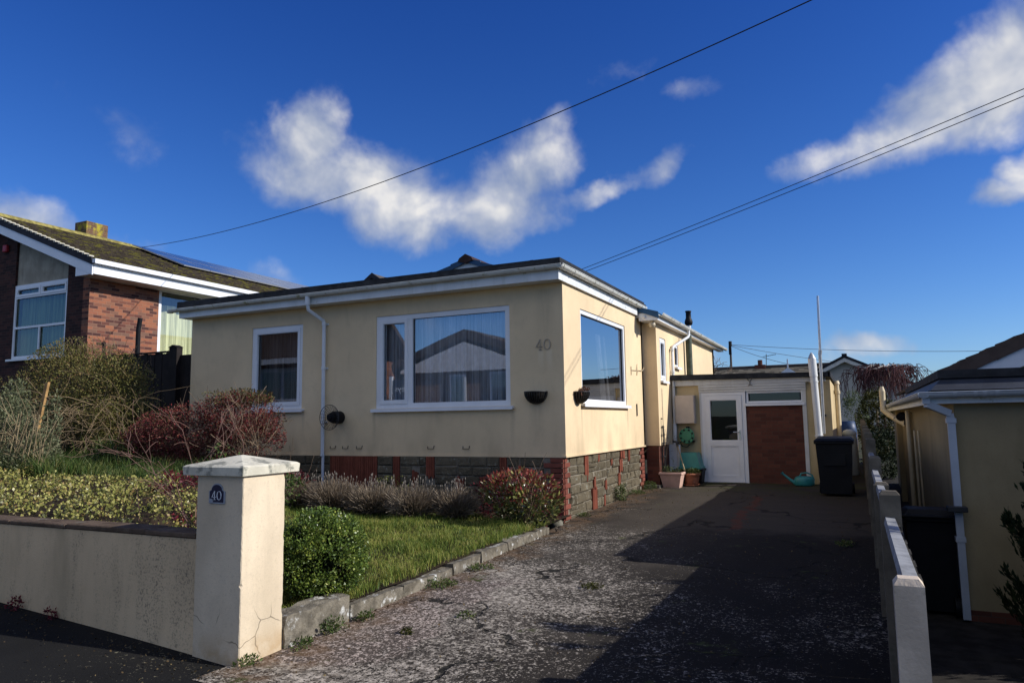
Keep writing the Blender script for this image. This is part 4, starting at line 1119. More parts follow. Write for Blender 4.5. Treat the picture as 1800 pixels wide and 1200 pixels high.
bw = thing('boundary_wall', 'low cream rendered garden wall along the pavement with a weathered coping', 'garden wall', (-6, -6.3, .3))
def wall_mat():
    m, t, b, o = newmat('stained_render')
    p = t.pos(); col = (.66, .50, .31)
    x, y, z = t.sep(p)
    c = t.mix(t.step(t.noise(p, .9, 4), .3, .7), sc(col, .85), sc(col, 1.08))
    s = t.noise(t.mapping(p, (3.2, 3.2, .8)), 1, 6, .68, .8)
    spk = t.noise(p, 60, 3, .75)
    f = t.math('MULTIPLY', t.step(s, .42, .7), t.math('ADD', t.math('MULTIPLY', t.step(spk, .50, .64), .70), .10))
    c = t.mix(f, c, (.085, .08, .065))
    c = t.mix(t.math('MULTIPLY', t.step(t.noise(t.mapping(p, (3, 3, .7)), 1, 4), .5, .75), .4), c, (.23, .185, .115))
    t.put(b.inputs['Base Color'], c); b.inputs['Roughness'].default_value = .95; b.inputs['Specular IOR Level'].default_value = .1
    t.l.new(t.bump(t.math('ADD', t.noise(p, 120, 3), t.noise(p, 9, 3)), .35, .006), b.inputs['Normal']); return m
mb = MB(); xsw = frange(-14, -.362, 30)
for a, b in zip(xsw[:-1], xsw[1:]):
    mb.hexa([(a, -6.395, pave_z(a) - .3), (b, -6.395, pave_z(b) - .3), (b, -6.20, pave_z(b) - .3), (a, -6.20, pave_z(a) - .3)], [(a, -6.395, .675), (b, -6.395, .675), (b, -6.20, .675), (a, -6.20, .675)])
mb.build('wall', wall_mat(), bw)
mb = MB(); r = random.Random(4); x = -14
while x < -.37:
    w = min(r.uniform(.55, .95), -.364 - x); j = r.uniform(-.004, .004)
    mb.cbox(x + .002, x + w - .002, -6.408 + j, -6.19 + j, .678, .716 + j, .008); x += w
mb.build('coping', simple('brown_coping', (.115, .082, .058), .95, .1, .25, 8, bump=.8, bscale=60, bdist=.006, grime=((.20, .19, .15), .57, 9)), bw)

# edging beside the drive: one taller rough block by the pillar, then low kerb stones
LICH = simple('lichened_concrete', (.175, .155, .12), .95, .1, .35, 9, bump=1, bscale=45, bdist=.012, grime=((.60, .60, .57), .55, 8))
def rough_block(mb, x0, x1, y0, y1, z0, z1, seed, nx=3, ny=8, nz=4, amp=.012):
    r = random.Random(seed); idx = {}; vs = []; fs = []
    def V(i, j, k):
        if (i, j, k) not in idx:
            idx[i, j, k] = len(vs)
            vs.append((x0 + (x1 - x0) * i / nx + r.uniform(-amp, amp), y0 + (y1 - y0) * j / ny + r.uniform(-amp, amp), z0 + (z1 - z0) * k / nz + r.uniform(-amp, amp)))
        return idx[i, j, k]
    for j in range(ny):
        for k in range(nz):
            for i in (0, nx): fs.append((V(i, j, k), V(i, j + 1, k), V(i, j + 1, k + 1), V(i, j, k + 1)))
    for i in range(nx):
        for k in range(nz):
            for j in (0, ny): fs.append((V(i, j, k), V(i + 1, j, k), V(i + 1, j, k + 1), V(i, j, k + 1)))
        for j in range(ny):
            for k in (0, nz): fs.append((V(i, j, k), V(i + 1, j, k), V(i + 1, j + 1, k), V(i, j + 1, k)))
    mb.add(vs, fs, 0, False)
mb = MB(); rough_block(mb, -.10, .105, -6.0, -5.26, -.25, .085, 3)
o = mb.build('retaining_block', LICH, None, (0, -5.6, -.15)); tag(o, 'rough lichened concrete block between the gate pillar and the low edging', 'garden edging')
ed = thing('garden_edging', 'low row of lichened kerb stones between the lawn and the drive', 'garden edging', (.08, -3.2, -.08))
y = -5.25; k = 0
while y < -1.05:
    L = min(rnd.uniform(.55, .95), -1.0 - y); z = drive_z(.1, y)
    mb = MB(); rough_block(mb, -.045 + rnd.uniform(-.01, .01), .12 + rnd.uniform(-.012, .012), y + .006, y + L - .006, z - .12, z + .108 + rnd.uniform(-.018, .012), 20 + k, 2, 6, 3, .009)
    mb.build('kerb_stone', LICH, ed); y += L; k += 1
mb = MB(); mb.lathe([(0, .10), (.07, .095), (.12, .05), (.125, 0), (.11, -.06)], (-.08, -.30, -.01), 9)
for i in range(len(mb.v)): v = mb.v[i]; mb.v[i] = (v[0] + rnd.uniform(-.012, .012), v[1] * 1 + rnd.uniform(-.012, .012), v[2] + rnd.uniform(-.01, .01))
o = mb.build('stone', CONC_DARK, None, (-.08, -.3, 0)); tag(o, 'rounded grey stone at the foot of the red brick house corner', 'stone')

# ================================================================== POST AND PANEL FENCE on the right
WOOD_PANEL = simple('dark_weathered_board', (.055, .050, .042), .9, .1, .25, 9, streak=.5)
GRAVELB = simple('gravel_board_concrete', (.12, .105, .06), .95, .1, .2, 6, bump=.5, grime=((.10, .10, .05), .5, 5))
CONC_SHADE = simple('shaded_post_concrete', (.165, .142, .11), .95, .1, .2, 6, bump=.6, bscale=60, grime=((.13, .12, .09), .56, 8), streak=.4)  # post concrete darkened to paint in the shade along the drive side
fen = thing('concrete_fence', 'grey concrete post fence with timber capping between the drive and the neighbour', 'fence', (4.12, 2, 0))
posts = [(-7.25, .915), (-5.38, 1.045), (-3.62, .955), (-1.80, 1.075), (.05, 1.21), (1.9, 1.25), (3.75, 1.28), (5.6, 1.31), (7.45, 1.34), (9.3, 1.38), (11.1, 1.42)]
for i, (y, zt) in enumerate(posts):
    mb = MB(); w = .082 if i else .072; x = 4.105 if i else 4.087; c = .022
    zb = -.75
    mb.hexa([(x - w * .72, y - .05, zb), (x + w * .72, y - .05, zb), (x + w * .72, y + .05, zb), (x - w * .72, y + .05, zb)], [(x - w * .66, y - .047, zt - c), (x + w * .66, y - .047, zt - c), (x + w * .66, y + .047, zt - c), (x - w * .66, y + .047, zt - c)])
    mb.hexa([(x - w * .66, y - .047, zt - c), (x + w * .66, y - .047, zt - c), (x + w * .66, y + .047, zt - c), (x - w * .66, y + .047, zt - c)], [(x - w * .45, y - .03, zt), (x + w * .45, y - .03, zt), (x + w * .45, y + .03, zt), (x - w * .45, y + .03, zt)])
    mb.build('post', CONC if i == 0 else CONC_SHADE, fen)
for i in range(len(posts) - 1):
    y0, z0 = posts[i]; y1, z1 = posts[i + 1]; zt = [.865, .90, .905, 1.0, 1.12, 1.15, 1.17, 1.2, 1.24, 1.28][i]
    mb = MB(); nb = 12
    gz = -.18 + .0228 * max(y0, -4)
    for k in range(nb):
        a = y0 + .05 + (y1 - y0 - .1) * k / nb; b = y0 + .05 + (y1 - y0 - .1) * (k + 1) / nb; j = .006 * (k % 2)
        mb.box(4.120 + j, 4.140 + j, a + .003, b - .003, gz + .24, zt)
    mb.build('board_panel', WOOD_PANEL if i < 3 else simple('tan_fence_board', (.30, .22, .10), .85, .2, .25, 6, streak=.4), fen)
    mb = MB(); mb.box(4.10, 4.14, y0 + .05, y1 - .05, -.7, gz + .24); mb.build('gravel_board', GRAVELB, fen)
    mb = MB(); w = .034
    mb.hexa([(4.100 - w, y0 + .048, zt), (4.100 + w, y0 + .048, zt), (4.100 + w, y1 - .048, zt), (4.100 - w, y1 - .048, zt)], [(4.100 - w * .72, y0 + .048, zt + .035), (4.100 + w * .72, y0 + .048, zt + .03), (4.100 + w * .72, y1 - .048, zt + .03), (4.100 - w * .72, y1 - .048, zt + .035)])
    mb.build('capping_rail', WOOD_GREY, fen)

# ================================================================== RIGHT NEIGHBOUR
nb_ = thing('neighbour_house', 'cream house on the right with grey gutter, slate-clad flat roof edge and brown tiled gable', 'house', (8, 3, -.58))
CREAM3 = render_mat('neighbour_render', (.36, .29, .17), (.2, .16, .09))
mb = MB(); mb.box(4.885, 12.5, -1.40, -1.2, -.48, 1.62); mb.box(4.885, 5.1, -1.2, 12, -.48, 1.62); mb.box(4.80, 4.885, 4.8, 5.2, -.5, 1.55); mb.box(4.78, 4.885, 8.2, 8.5, -.5, 1.6)
mb.build('wall', CREAM3, nb_)
mb = MB(); mb.box(4.87, 12.5, -1.415, -1.25, -.75, -.48); mb.box(4.87, 5.05, -1.25, 12, -.75, -.48); mb.build('brick_base', DARKBRICK, nb_)
mb = MB(); mb.box(4.66, 12.6, -1.53, -1.505, 1.60, 1.72); mb.box(4.66, 4.685, -1.505, 12, 1.60, 1.72); mb.build('fascia', WHITE_DIRTY, nb_)
mb = MB(); mb.box(4.685, 12.6, -1.505, -1.38, 1.605, 1.62); mb.box(4.685, 4.90, -1.38, 12, 1.605, 1.62); mb.build('soffit', CREAMPIPE, nb_)
mb = MB(); GG = simple('grey_gutter', (.50, .53, .56), .35, .45, .05, 4); gutter_run(mb, (4.56, -1.585, 1.715), (12.6, -1.585, 1.735), r=.058, brackets=[.04, .062, .072, .085, .2, .4])
gutter_run(mb, (4.605, -1.64, 1.715), (4.605, 12, 1.72), r=.056, brackets=[.02, .1, .2, .35, .5, .7], bm=1)
mb.build('gutter', [GG, GUTTER], nb_)
mb = MB(); q = simple('square_downpipe', (.42, .46, .52), .4, .45, .05, 4)
def sqpipe(mb, pts, w=.034):
    for a, b in zip(pts[:-1], pts[1:]):
        d = (Vector(b) - Vector(a)).normalized(); s = Vector((1, 0, 0)) if abs(d.x) < .5 else Vector((0, 0, 1)); s = (s - d * s.dot(d)).normalized(); n2 = d.cross(s)
        A = [Vector(a) + s * (w * i) + n2 * (w * j) for i, j in ((-1, -1), (1, -1), (1, 1), (-1, 1))]; B = [p + (Vector(b) - Vector(a)) + d * .0 for p in A]
        mb.hexa(A, B)
sqpipe(mb, [(4.625, -1.56, 1.70), (4.625, -1.56, 1.60), (4.835, -1.47, 1.50), (4.845, -1.46, 1.43), (4.845, -1.46, -.56)])
for z in (1.40, .2): mb.box(4.80, 4.89, -1.50, -1.40, z, z + .05)
mb.build('downpipe', q, nb_)
mb = MB() # slate-clad upstand round the flat roof
mb.hexa([(4.68, -1.50, 1.74), (12.6, -1.50, 1.74), (12.6, 4.2, 1.74), (4.68, 4.2, 1.74)], [(4.80, -1.30, 1.87), (12.6, -1.30, 1.87), (12.6, 4.2, 1.87), (4.80, 4.2, 1.87)])
mb.build('slate_skirt', SLATE, nb_)
mb = MB(); mb.box(4.77, 12.6, -1.34, 4.25, 1.87, 1.955); mb.hexa([(4.68, 4.25, 1.73), (12, 4.25, 1.73), (12, 12, 1.73), (4.68, 12, 1.73)], [(4.9, 4.25, 1.80), (12, 4.25, 1.80), (12, 12, 1.80), (4.9, 12, 1.80)])
mb.build('flat_roof', FELT, nb_)
# main gabled roof behind
ridx, ridz, evx, evz = 9.4, 4.02, 4.98, 1.99
mb = MB(); tiled_slope(mb, (ridx, ridz), (evx, evz), 1.0, 12, course=.34, th=.05); tiled_slope(mb, (ridx, ridz), (13.8, evz), 1.0, 12, course=.34, th=.05)
for ex in (evx, 13.8):
    for i in range(13):
        f0, f1 = i / 13, (i + 1) / 13; x0 = ridx + (ex - ridx) * f0; x1 = ridx + (ex - ridx) * f1; z0 = ridz - (ridz - evz) * f0; z1 = ridz - (ridz - evz) * f1
        mb.hexa([(x0, .93, z0 - .11), (x1, .93, z1 - .12), (x1, 1.02, z1 - .12), (x0, 1.02, z0 - .11)], [(x0, .93, z0 + .06), (x1, .93, z1 + .09), (x1, 1.02, z1 + .09), (x0, 1.02, z0 + .06)])
mb.build('roof_tiles', TILE_BROWN, nb_)
mb = MB()
for ex in (evx, 13.8): mb.hexa([(ridx, .96, ridz - .32), (ex, .96, evz - .34), (ex, .985, evz - .34), (ridx, .985, ridz - .32)], [(ridx, .96, ridz - .08), (ex, .96, evz - .1), (ex, .985, evz - .1), (ridx, .985, ridz - .08)])
mb.build('barge_board', simple('white_bargeboard', (.72, .73, .76), .5, .3, .05, 4), nb_)
mb = MB(); mb.prism([(evx + .4, 1.8), (13.4, 1.8), (13.4, evz), (ridx, ridz - .1), (evx + .4, evz)], 'y', 1.15, 11.9); mb.build('gable_wall', CREAM3, nb_)
mb = MB(); mb.tube([(4.70, 6.4, 1.42), (4.60, 7.2, 1.52), (4.50, 7.3, 1.62), (4.50, 7.3, 2.02)], .06, 12); mb.tube([(4.70, 6.4, 1.42), (4.86, 6.2, 1.30)], .055, 10); mb.tube([(4.50, 7.3, 2.02), (4.50, 7.3, 2.12)], [.06, .03], 12); mb.build('vent_pipe', CREAMPIPE, nb_)
mb = MB(); mb.box(4.72, 4.84, 5.0, 5.1, 1.42, 1.50); mb.tube([(4.74, 5.0, 1.50), (4.70, 4.9, 1.46)], [.07, .08], 10); mb.tube([(4.84, 5.0, 1.48), (4.88, 4.9, 1.43)], [.06, .065], 10); mb.tube([(4.79, 5.02, 1.42), (4.79, 5.0, 1.33)], [.03, .045], 8); mb.build('floodlight', DARK_PLASTIC, nb_)
for (q_, y_, r_, h_) in ((4.80, 3.2, .018, 1.25), (4.84, 3.0, .015, 1.25), (4.80, 4.6, .04, 1.58)):
    mb = MB(); mb.tube([(q_, y_, -.5), (q_, y_, h_)], r_, 8); mb.build('side_pipe', CREAMPIPE, nb_)
mb = MB(); mb.cbox(4.74, 4.92, -1.58, -1.46, .505, .56, .006); mb.build('pipe_bracket', BLACK_METAL, nb_)

# ================================================================== LEFT NEIGHBOUR
ln = thing('brick_house', 'red brick gabled house on the left with solar panels on its mossy roof', 'house', (-17, 6, 2.1))
LX, LY = -13.0, 1.23
holes = [(-16.08, -13.87, 3.30, 5.26)]
mb = MB()
def lroof(x): return 7.02 - abs(x + 17) * .378
us = [-21, -16.08, -13.87, -13.0]
# piers either side of the window bay, gable above
mb.box(-13.87, -13.0, LY, LY + .245, 1.7, 5.3); mb.box(-21, -16.08, LY, LY + .25, 1.7, 5.3); mb.box(-16.08, -13.87, LY, LY + .25, 1.7, 3.30)
mb.prism([(-13.87, 5.3), (-13.0, 5.3), (-13.0, lroof(-13.0)), (-13.87, lroof(-13.87))], 'y', LY, LY + .25)
mb.prism([(-21, 5.3), (-16.08, 5.3), (-16.08, lroof(-16.08)), (-17, lroof(-17)), (-21, lroof(-21))], 'y', LY, LY + .25)
mb.build('front_wall', SHADEBRICK, ln)
mb = MB()
holed_wall(mb, face_x(LX + .004), LY - .003, 14, 1.7, 5.55, [(3.2, 6.6, 2.2, 5.26)])
mb.box(-21, -20.75, LY + .25, 14, 1.7, 5.5); mb.box(-21, -13.25, 13.75, 14, 1.7, 5.5)
mb.build('wall', WALLBRICK, ln, fixn=True)
mb = MB(); mb.prism([(-16.07, 5.27), (-13.88, 5.27), (-13.88, lroof(-13.88) - .02), (-16.07, lroof(-16.07) - .02)], 'y', LY + .06, LY + .2); mb.build('gable_panel', PEBBLE, ln)
mb = MB(); mb.box(-20.7, -13.3, 4.6, 4.7, 1.8, 5.4); mb.box(-13.9, -13.8, 6.8, 6.9, 1.8, 5.4); mb.build('inner_wall', simple('pale_interior', (.30, .34, .24), .9, .1, .1), ln)
window(ln, face_y(LY), -16.08, -13.87, 3.30, 5.26, [(-16.01, -15.0, 4.95, 5.19, True), (-14.95, -13.94, 4.95, 5.19, True), (-16.01, -13.94, 4.15, 4.90, False), (-16.01, -15.0, 3.37, 4.09, False), (-14.95, -13.94, 3.37, 4.09, False)],
       fw=.07, glass=GLASS_GRN, bars=[(-15.0, -14.95, 4.95, 5.19), (-16.01, -13.94, 4.90, 4.95), (-16.01, -13.94, 4.09, 4.15), (-15.0, -14.95, 3.37, 4.09)], sill=.09, curtain=(GREENC, [(-16.05, -13.9, 3.32, 5.24, .22, .03, .16, 0)]), seed=12)
window(ln, face_x(LX), 3.2, 6.6, 2.2, 5.26, [(3.30, 4.62, 2.3, 5.16, False), (4.74, 6.5, 2.3, 5.16, False)], fw=.10, glass=GLASS_CLEAR, bars=[(4.62, 4.74, 2.3, 5.16)], sill=0, curtain=(YELLOWC, [(3.3, 4.9, 2.2, 4.85, .28, .03, .28, 0)]), seed=13)
mb = MB()
RZ, RX = 7.28, -17.0; EX, EZ = -12.42, 5.52
tiled_slope(mb, (RX, RZ), (EX, EZ), .88, 14.4, course=.26, th=.035, tile=.30)
tiled_slope(mb, (RX, RZ), (-21.6, EZ), .88, 14.4, course=.26, th=.035, tile=.30)
mb.build('roof_tiles', TILE_MOSS, ln)
mb = MB(); mb.prism([(-17.16, 7.25), (-17.1, 7.36), (-17, 7.40), (-16.9, 7.36), (-16.84, 7.25)], 'y', .86, 14.4); mb.build('ridge_tile', simple('lichen_ridge', (.26, .22, .07), .9, .1, .35, 8), ln)
mb = MB()
for ex in (EX, -21.6):
    mb.hexa([(RX, .84, RZ - .13), (ex, .84, EZ - .13), (ex, .88, EZ - .13), (RX, .88, RZ - .13)], [(RX, .84, RZ + .06), (ex, .84, EZ + .05), (ex, .88, EZ + .05), (RX, .88, RZ + .06)])
for i in range(24):
    f = (i + .5) / 24; x = RX + (EX - RX) * f; z = RZ + (EZ - RZ) * f; mb.box(x - .05, x + .03, .825, .95, z + .03, z + .070, 1)
mb.build('verge', [BARGE_DARK, simple('pale_mortar', (.5, .47, .38), .9, .1)], ln)
mb = MB()
for ex in (EX, -21.6): mb.hexa([(RX, .87, RZ - .36), (ex, .87, EZ - .38), (ex, .90, EZ - .38), (RX, .90, RZ - .36)], [(RX, .87, RZ - .13), (ex, .87, EZ - .13), (ex, .90, EZ - .13), (RX, .90, RZ - .13)])
mb.prism([(EX - .02, 5.40), (EX - .02, 5.16), (-13.05, 5.16), (-13.05, 5.62)], 'y', .88, .905)
mb.build('barge_board', WHITE, ln)
mb = MB(); mb.box(EX - .03, EX, .91, 14.3, 5.17, 5.40); mb.build('fascia', WHITE, ln)
mb = MB(); mb.box(-13.0, EX - .03, .91, 14.3, 5.17, 5.19); mb.build('soffit', simple('grey_soffit', (.55, .54, .5), .7, .2), ln)
mb = MB(); mb.box(EX + .0, EX + .11, .86, 14.3, 5.41, 5.425); mb.box(EX + .1, EX + .12, .86, 14.3, 5.41, 5.52); mb.box(EX, EX + .11, .86, .875, 5.41, 5.52); mb.build('gutter', WHITE, ln)
mb = MB(); mb.box(-17.55, -17.0, 3.72, 4.42, 6.9, 7.80); mb.build('chimney', CHIMBRICK, ln)
mb = MB(); 
PVM = simple('solar_cell', (.045, .075, .15), .12, .6, .06, 3); PVF = simple('panel_frame', (.55, .56, .58), .35, .5, .04, metallic=.6)
def slope_pt(s, y, l): # s metres down from the ridge
    L = sqrt((EX - RX) ** 2 + (EZ - RZ) ** 2); ux, uz = (EX - RX) / L, (EZ - RZ) / L
    return (RX + ux * s - uz * l, y, RZ + uz * s + ux * l)
for row in range(2):
    for k in range(9):
        if row == 1 and k > 8: continue
        y0 = 5.1 + k * 1.0 - (0 if row else 0.0); s0 = .22 + row * 1.30; s1 = s0 + 1.28
        def P(s, y, l): return slope_pt(s, y, l)
        pm = MB()
        pm.hexa([P(s0, y0, .10), P(s1, y0, .10), P(s1, y0 + .985, .10), P(s0, y0 + .985, .10)], [P(s0, y0, .135), P(s1, y0, .135), P(s1, y0 + .985, .135), P(s0, y0 + .985, .135)], 1)
        w = .03
        pm.hexa([P(s0 + w, y0 + w, .13), P(s1 - w, y0 + w, .13), P(s1 - w, y0 + .985 - w, .13), P(s0 + w, y0 + .985 - w, .13)], [P(s0 + w, y0 + w, .138), P(s1 - w, y0 + w, .138), P(s1 - w, y0 + .985 - w, .138), P(s0 + w, y0 + .985 - w, .138)], 0)
        pm.build('solar_panel', [PVM, PVF], ln)
mb = MB(); mb.cbox(-16.6, -16.42, LY - .09, LY, 6.22, 6.42, .02); mb.build('alarm_box', REDBOX, ln)
# something green in the window, a coiled toy
o = None
mb = MB(); mb.tube([(-13.25, 5.9, 2.4), (-13.3, 5.8, 3.4), (-13.3, 5.7, 3.9), (-13.3, 5.82, 4.25), (-13.3, 6.0, 4.5)], [.09, .09, .085, .08, .05], 8)
o = mb.build('green_cloth', simple('green_drape', (.02, .30, .15), .6, .3, .3, 20), None, (-13.25, 5.9, 2.4)); tag(o, 'bright green drape hanging inside the sunny window of the brick house', 'drape')

# dark fence and post between the two houses
df = thing('dark_fence', 'dark stained closeboard fence between the brick house and the bungalow', 'fence', (-10.5, 1.5, 1.5))
mb = MB()
for k in range(22): x = -13.0 + k * .125; mb.box(x + .004, x + .121, 1.47 + .008 * (k % 2), 1.49 + .008 * (k % 2), 1.0, 3.19 + .012 * sin(k * 1.9))
mb.box(-12.9, -10.3, 1.44, 1.51, 3.20, 3.235); mb.build('board_panel', WOOD_DARK, df)
mb = MB(); mb.box(-10.31, -10.06, 1.40, 1.56, .9, 3.30); mb.prism([(-10.33, 3.30), (-10.04, 3.30), (-10.185, 3.36)], 'y', 1.38, 1.58); mb.build('post', WOOD_DARK, df)
mb = MB()
for k in range(14): x = -10.05 + k * .14; mb.box(x + .004, x + .134 + .004, 1.5, 1.52, .9, 3.12)
mb.build('gate_panel', WOOD_DARK, df)
bp = MB(); bp.tube([(-12.05, 1.9, 1.8), (-12.05, 1.9, 3.9), (-12.02, 1.9, 4.05), (-12.0, 1.9, 4.18)], .055, 10)
o = bp.build('black_post', DARK_PLASTIC, None, (-12.05, 1.9, 1.8)); tag(o, 'black bent pipe standing up behind the dark fence', 'pipe')
# ================================================================== HOUSES AND POLES BEHIND
bh = thing('gabled_house', 'distant grey-beige house with a dark gable roof behind the garage', 'house', (3.6, 34, .7))
BEIGE = simple('beige_render', (.46, .43, .37), .9, .15, .06, .6)
mb = MB(); mb.prism([(.2, .5), (7.0, .5), (7.0, 3.0), (3.58, 4.72), (.2, 3.0)], 'y', 34, 42); mb.build('wall', BEIGE, bh)
mb = MB()
for ex in (-.3, 7.5):
    mb.hexa([(3.58, 33.6, 4.74), (ex, 33.6, 2.80), (ex, 42.4, 2.80), (3.58, 42.4, 4.74)], [(3.58, 33.6, 4.90), (ex, 33.6, 2.96), (ex, 42.4, 2.96), (3.58, 42.4, 4.90)])
mb.box(3.45, 3.71, 33.55, 42.4, 4.83, 4.97); mb.build('roof', BARGE_DARK, bh)
mb = MB()
for ex in (-.3, 7.5): mb.hexa([(3.58, 33.62, 4.52), (ex, 33.62, 2.58), (ex, 33.7, 2.58), (3.58, 33.7, 4.52)], [(3.58, 33.62, 4.74), (ex, 33.62, 2.80), (ex, 33.7, 2.80), (3.58, 33.7, 4.74)])
mb.build('barge_board', simple('cream_barge', (.6, .58, .52), .6, .2), bh)
lr = thing('long_roofed_house', 'distant low house with a long pale-tiled roof and a small chimney behind the garage', 'house', (-1, 41, .7))
mb = MB(); mb.box(-5.6, 2.2, 39.8, 46, .5, 4.0); mb.build('wall', BEIGE, lr)
mb = MB()
tiled_slope(mb, (43.0, 4.95), (39.3, 3.9), -6.0, 2.5, axis='x', course=.45, th=.06, tile=.30)
tiled_slope(mb, (43.0, 4.95), (46.7, 3.9), -6.0, 2.5, axis='x', course=.45, th=.06, tile=.30)
mb.build('roof_tiles', simple('pale_roll_tile', (.22, .19, .14), .9, .1, .2, 3, isl=.75), lr)
mb = MB(); mb.tube([(-6.05, 43.0, 5.04), (2.55, 43.0, 5.04)], .13, 8); mb.build('ridge_tile', simple('dark_ridge', (.06, .05, .045), .9, .1), lr)
mb = MB(); mb.box(-2.25, -1.55, 42.7, 43.4, 4.8, 5.2); mb.tube([(-1.9, 43.0, 5.2), (-1.9, 43.0, 5.55)], .16, 10); ch = mb.build('chimney', DARKBRICK, lr)
mb = MB(); mb.tube([(-1.5, 42.9, 4.9), (-1.45, 42.9, 5.95)], .025, 5)
for k in range(6): mb.tube([(-1.6 + k * .14, 42.9, 5.78 + k * .02), (-1.6 + k * .14, 43.2, 5.78 + k * .02)], .015, 4)
mb.tube([(-1.7, 42.95, 5.77), (-.8, 42.95, 5.9)], .018, 4); mb.build('aerial', BLACK_METAL, lr)
mb = MB(); mb.prism([(-.5, 4.12), (.24, 4.66), (1.0, 4.12)], 'y', 38.6, 38.7); mb.box(.20, .28, 38.58, 38.66, 4.6, 5.2); mb.build('white_gablet', WHITE, lr)
up = thing('telegraph_pole', 'distant dark telegraph pole with wires behind the bungalow roof', 'telegraph pole', (-4.16, 45, .8))
mb = MB(); mb.tube([(-4.2, 45, .8), (-4.16, 45, 7.1)], [.10, .075], 10); mb.build('pole', simple('creosoted_pole', (.10, .085, .075), .9, .1, .2), up)
mb = MB(); mb.cbox(-4.27, -4.07, 44.8, 44.92, 6.2, 6.85, .02); mb.tube([(-4.16, 44.95, 6.85), (-4.16, 44.95, 7.2)], .12, 8); mb.build('junction_box', DARK_PLASTIC, up)
def sagline(A, B, sag, n=24):
    return [(A[0] + (B[0] - A[0]) * t, A[1] + (B[1] - A[1]) * t, A[2] + (B[2] - A[2]) * t - 4 * sag * t * (1 - t)) for t in [i / n for i in range(n + 1)]]
for k, (B, sag, lab) in enumerate([((14.5, 46, 5.6), .25, 'uppermost thin wire from the distant telegraph pole to the right hand gable'),
                                   ((11, 52, 4.6), .3, 'middle thin wire running down to the right from the distant telegraph pole'),
                                   ((3.0, 43, 4.6), .35, 'lowest thin wire falling from the distant telegraph pole to the long roof')]):
    mb = MB(); mb.tube(sagline((-4.1, 45, 6.95 - .05 * k), B, sag), .016, 4); o = mb.build('telephone_wire', simple('distant_wire', (.10, .11, .13), .6), None, (-4.1, 45, 6.9)); tag(o, lab, 'wire', 'thin wires on the distant telegraph pole')
sg = thing('dormered_house', 'house hidden behind the flat roof, only its small tiled gable peak showing', 'house', (-13, 16, 2))
mb = MB(); mb.box(-16, -10, 14.6, 22, 1.5, 6.6); mb.build('wall', BEIGE, sg)
mb = MB()
for sgn in (-1, 1):
    mb.hexa([(-13.86, 14.0, 7.58), (-13.86 + sgn * 1.6, 14.0, 6.45), (-13.86 + sgn * 1.6, 20, 6.45), (-13.86, 20, 7.58)], [(-13.86, 14.0, 7.70), (-13.86 + sgn * 1.6, 14.0, 6.57), (-13.86 + sgn * 1.6, 20, 6.57), (-13.86, 20, 7.70)])
mb.build('roof_tiles', TILE_GREY, sg)
mb = MB()
for sgn in (-1, 1): mb.hexa([(-13.86, 13.93, 7.52), (-13.86 + sgn * 1.6, 13.93, 6.40), (-13.86 + sgn * 1.6, 14.0, 6.40), (-13.86, 14.0, 7.52)], [(-13.86, 13.93, 7.72), (-13.86 + sgn * 1.6, 13.93, 6.60), (-13.86 + sgn * 1.6, 14.0, 6.60), (-13.86, 14.0, 7.72)])
mb.build('verge', BARGE_DARK, sg)
mb = MB(); mb.prism([(-15.3, 6.4), (-12.4, 6.4), (-13.86, 7.46)], 'y', 14.05, 14.2); mb.build('gable_panel', WHITE, sg)

# ================================================================== OVERHEAD CABLES
c1 = MB(); c1.tube(sagline((-16.7, 5.35, 7.27), (4.258, -.708, 6.891), .56, 40), .009, 5); c1.tube([(4.258, -.708, 6.891), (7.6, -1.68, 7.4), (12.6, -3.1, 8.6)], .009, 5)
o = c1.build('overhead_cable', CABLE, None, (-16.6, 5.3, 7.3)); tag(o, 'single long black cable rising from the brick house roof across the whole sky', 'cable')
for lab, A, B, t0 in (('upper of the two parallel black cables running to the bungalow roof', (-1.453, 4.9, 4.888), (6.716, 1.645, 6.26), 0), ('lower of the two parallel black cables running to the bungalow roof', (-1.373, 4.9, 4.827), (6.71, 1.655, 6.158), 0)):
    A = Vector(A); B = Vector(B); A0 = A - (B - A) * .10; B0 = B + (B - A) * .8
    mb = MB(); mb.tube(sagline(A0, B0, .14, 30), .0068, 5); o = mb.build('overhead_cable', CABLE, None, tuple(A0)); tag(o, lab, 'cable')

# ================================================================== ACROSS THE STREET (seen in the window glass)
ow = thing('opposite_house', 'white gabled bungalow across the street, mirrored in the large front window', 'house', (-13, -21, .9))
mb = MB(); mb.box(-16.4, -9.6, -30, -20.2, .3, 3.95); mb.build('wall', simple('opposite_brick', (.20, .13, .10), .9, .1, .2), ow)
mb = MB(); mb.prism([(-16.6, 3.95), (-9.5, 3.95), (-9.5, 4.1), (-12.95, 5.35), (-16.6, 4.1)], 'y', -20.3, -19.96); mb.build('gable_panel', simple('white_boards', (.75, .75, .74), .6), ow)
mb = MB()
for ex in (-17.1, -8.8): mb.hexa([(-12.95, -30, 5.55), (ex, -30, 4.2), (ex, -20.0, 4.2), (-12.95, -20.0, 5.55)], [(-12.95, -30, 6.0), (ex, -30, 4.55), (ex, -20.0, 4.55), (-12.95, -20.0, 6.0)])
mb.build('roof', TILE_BROWN, ow)
mb = MB(); mb.box(-11.9, -11.2, -24, -23.3, 5.2, 6.9); mb.build('chimney', CHIMBRICK, ow)
mb = MB(); mb.box(-13.8, -12.9, -20.1, -20.06, 2.3, 3.8); mb.box(-11.6, -9.8, -20.1, -20.06, 2.0, 3.85); mb.build('window', WHITE, ow)
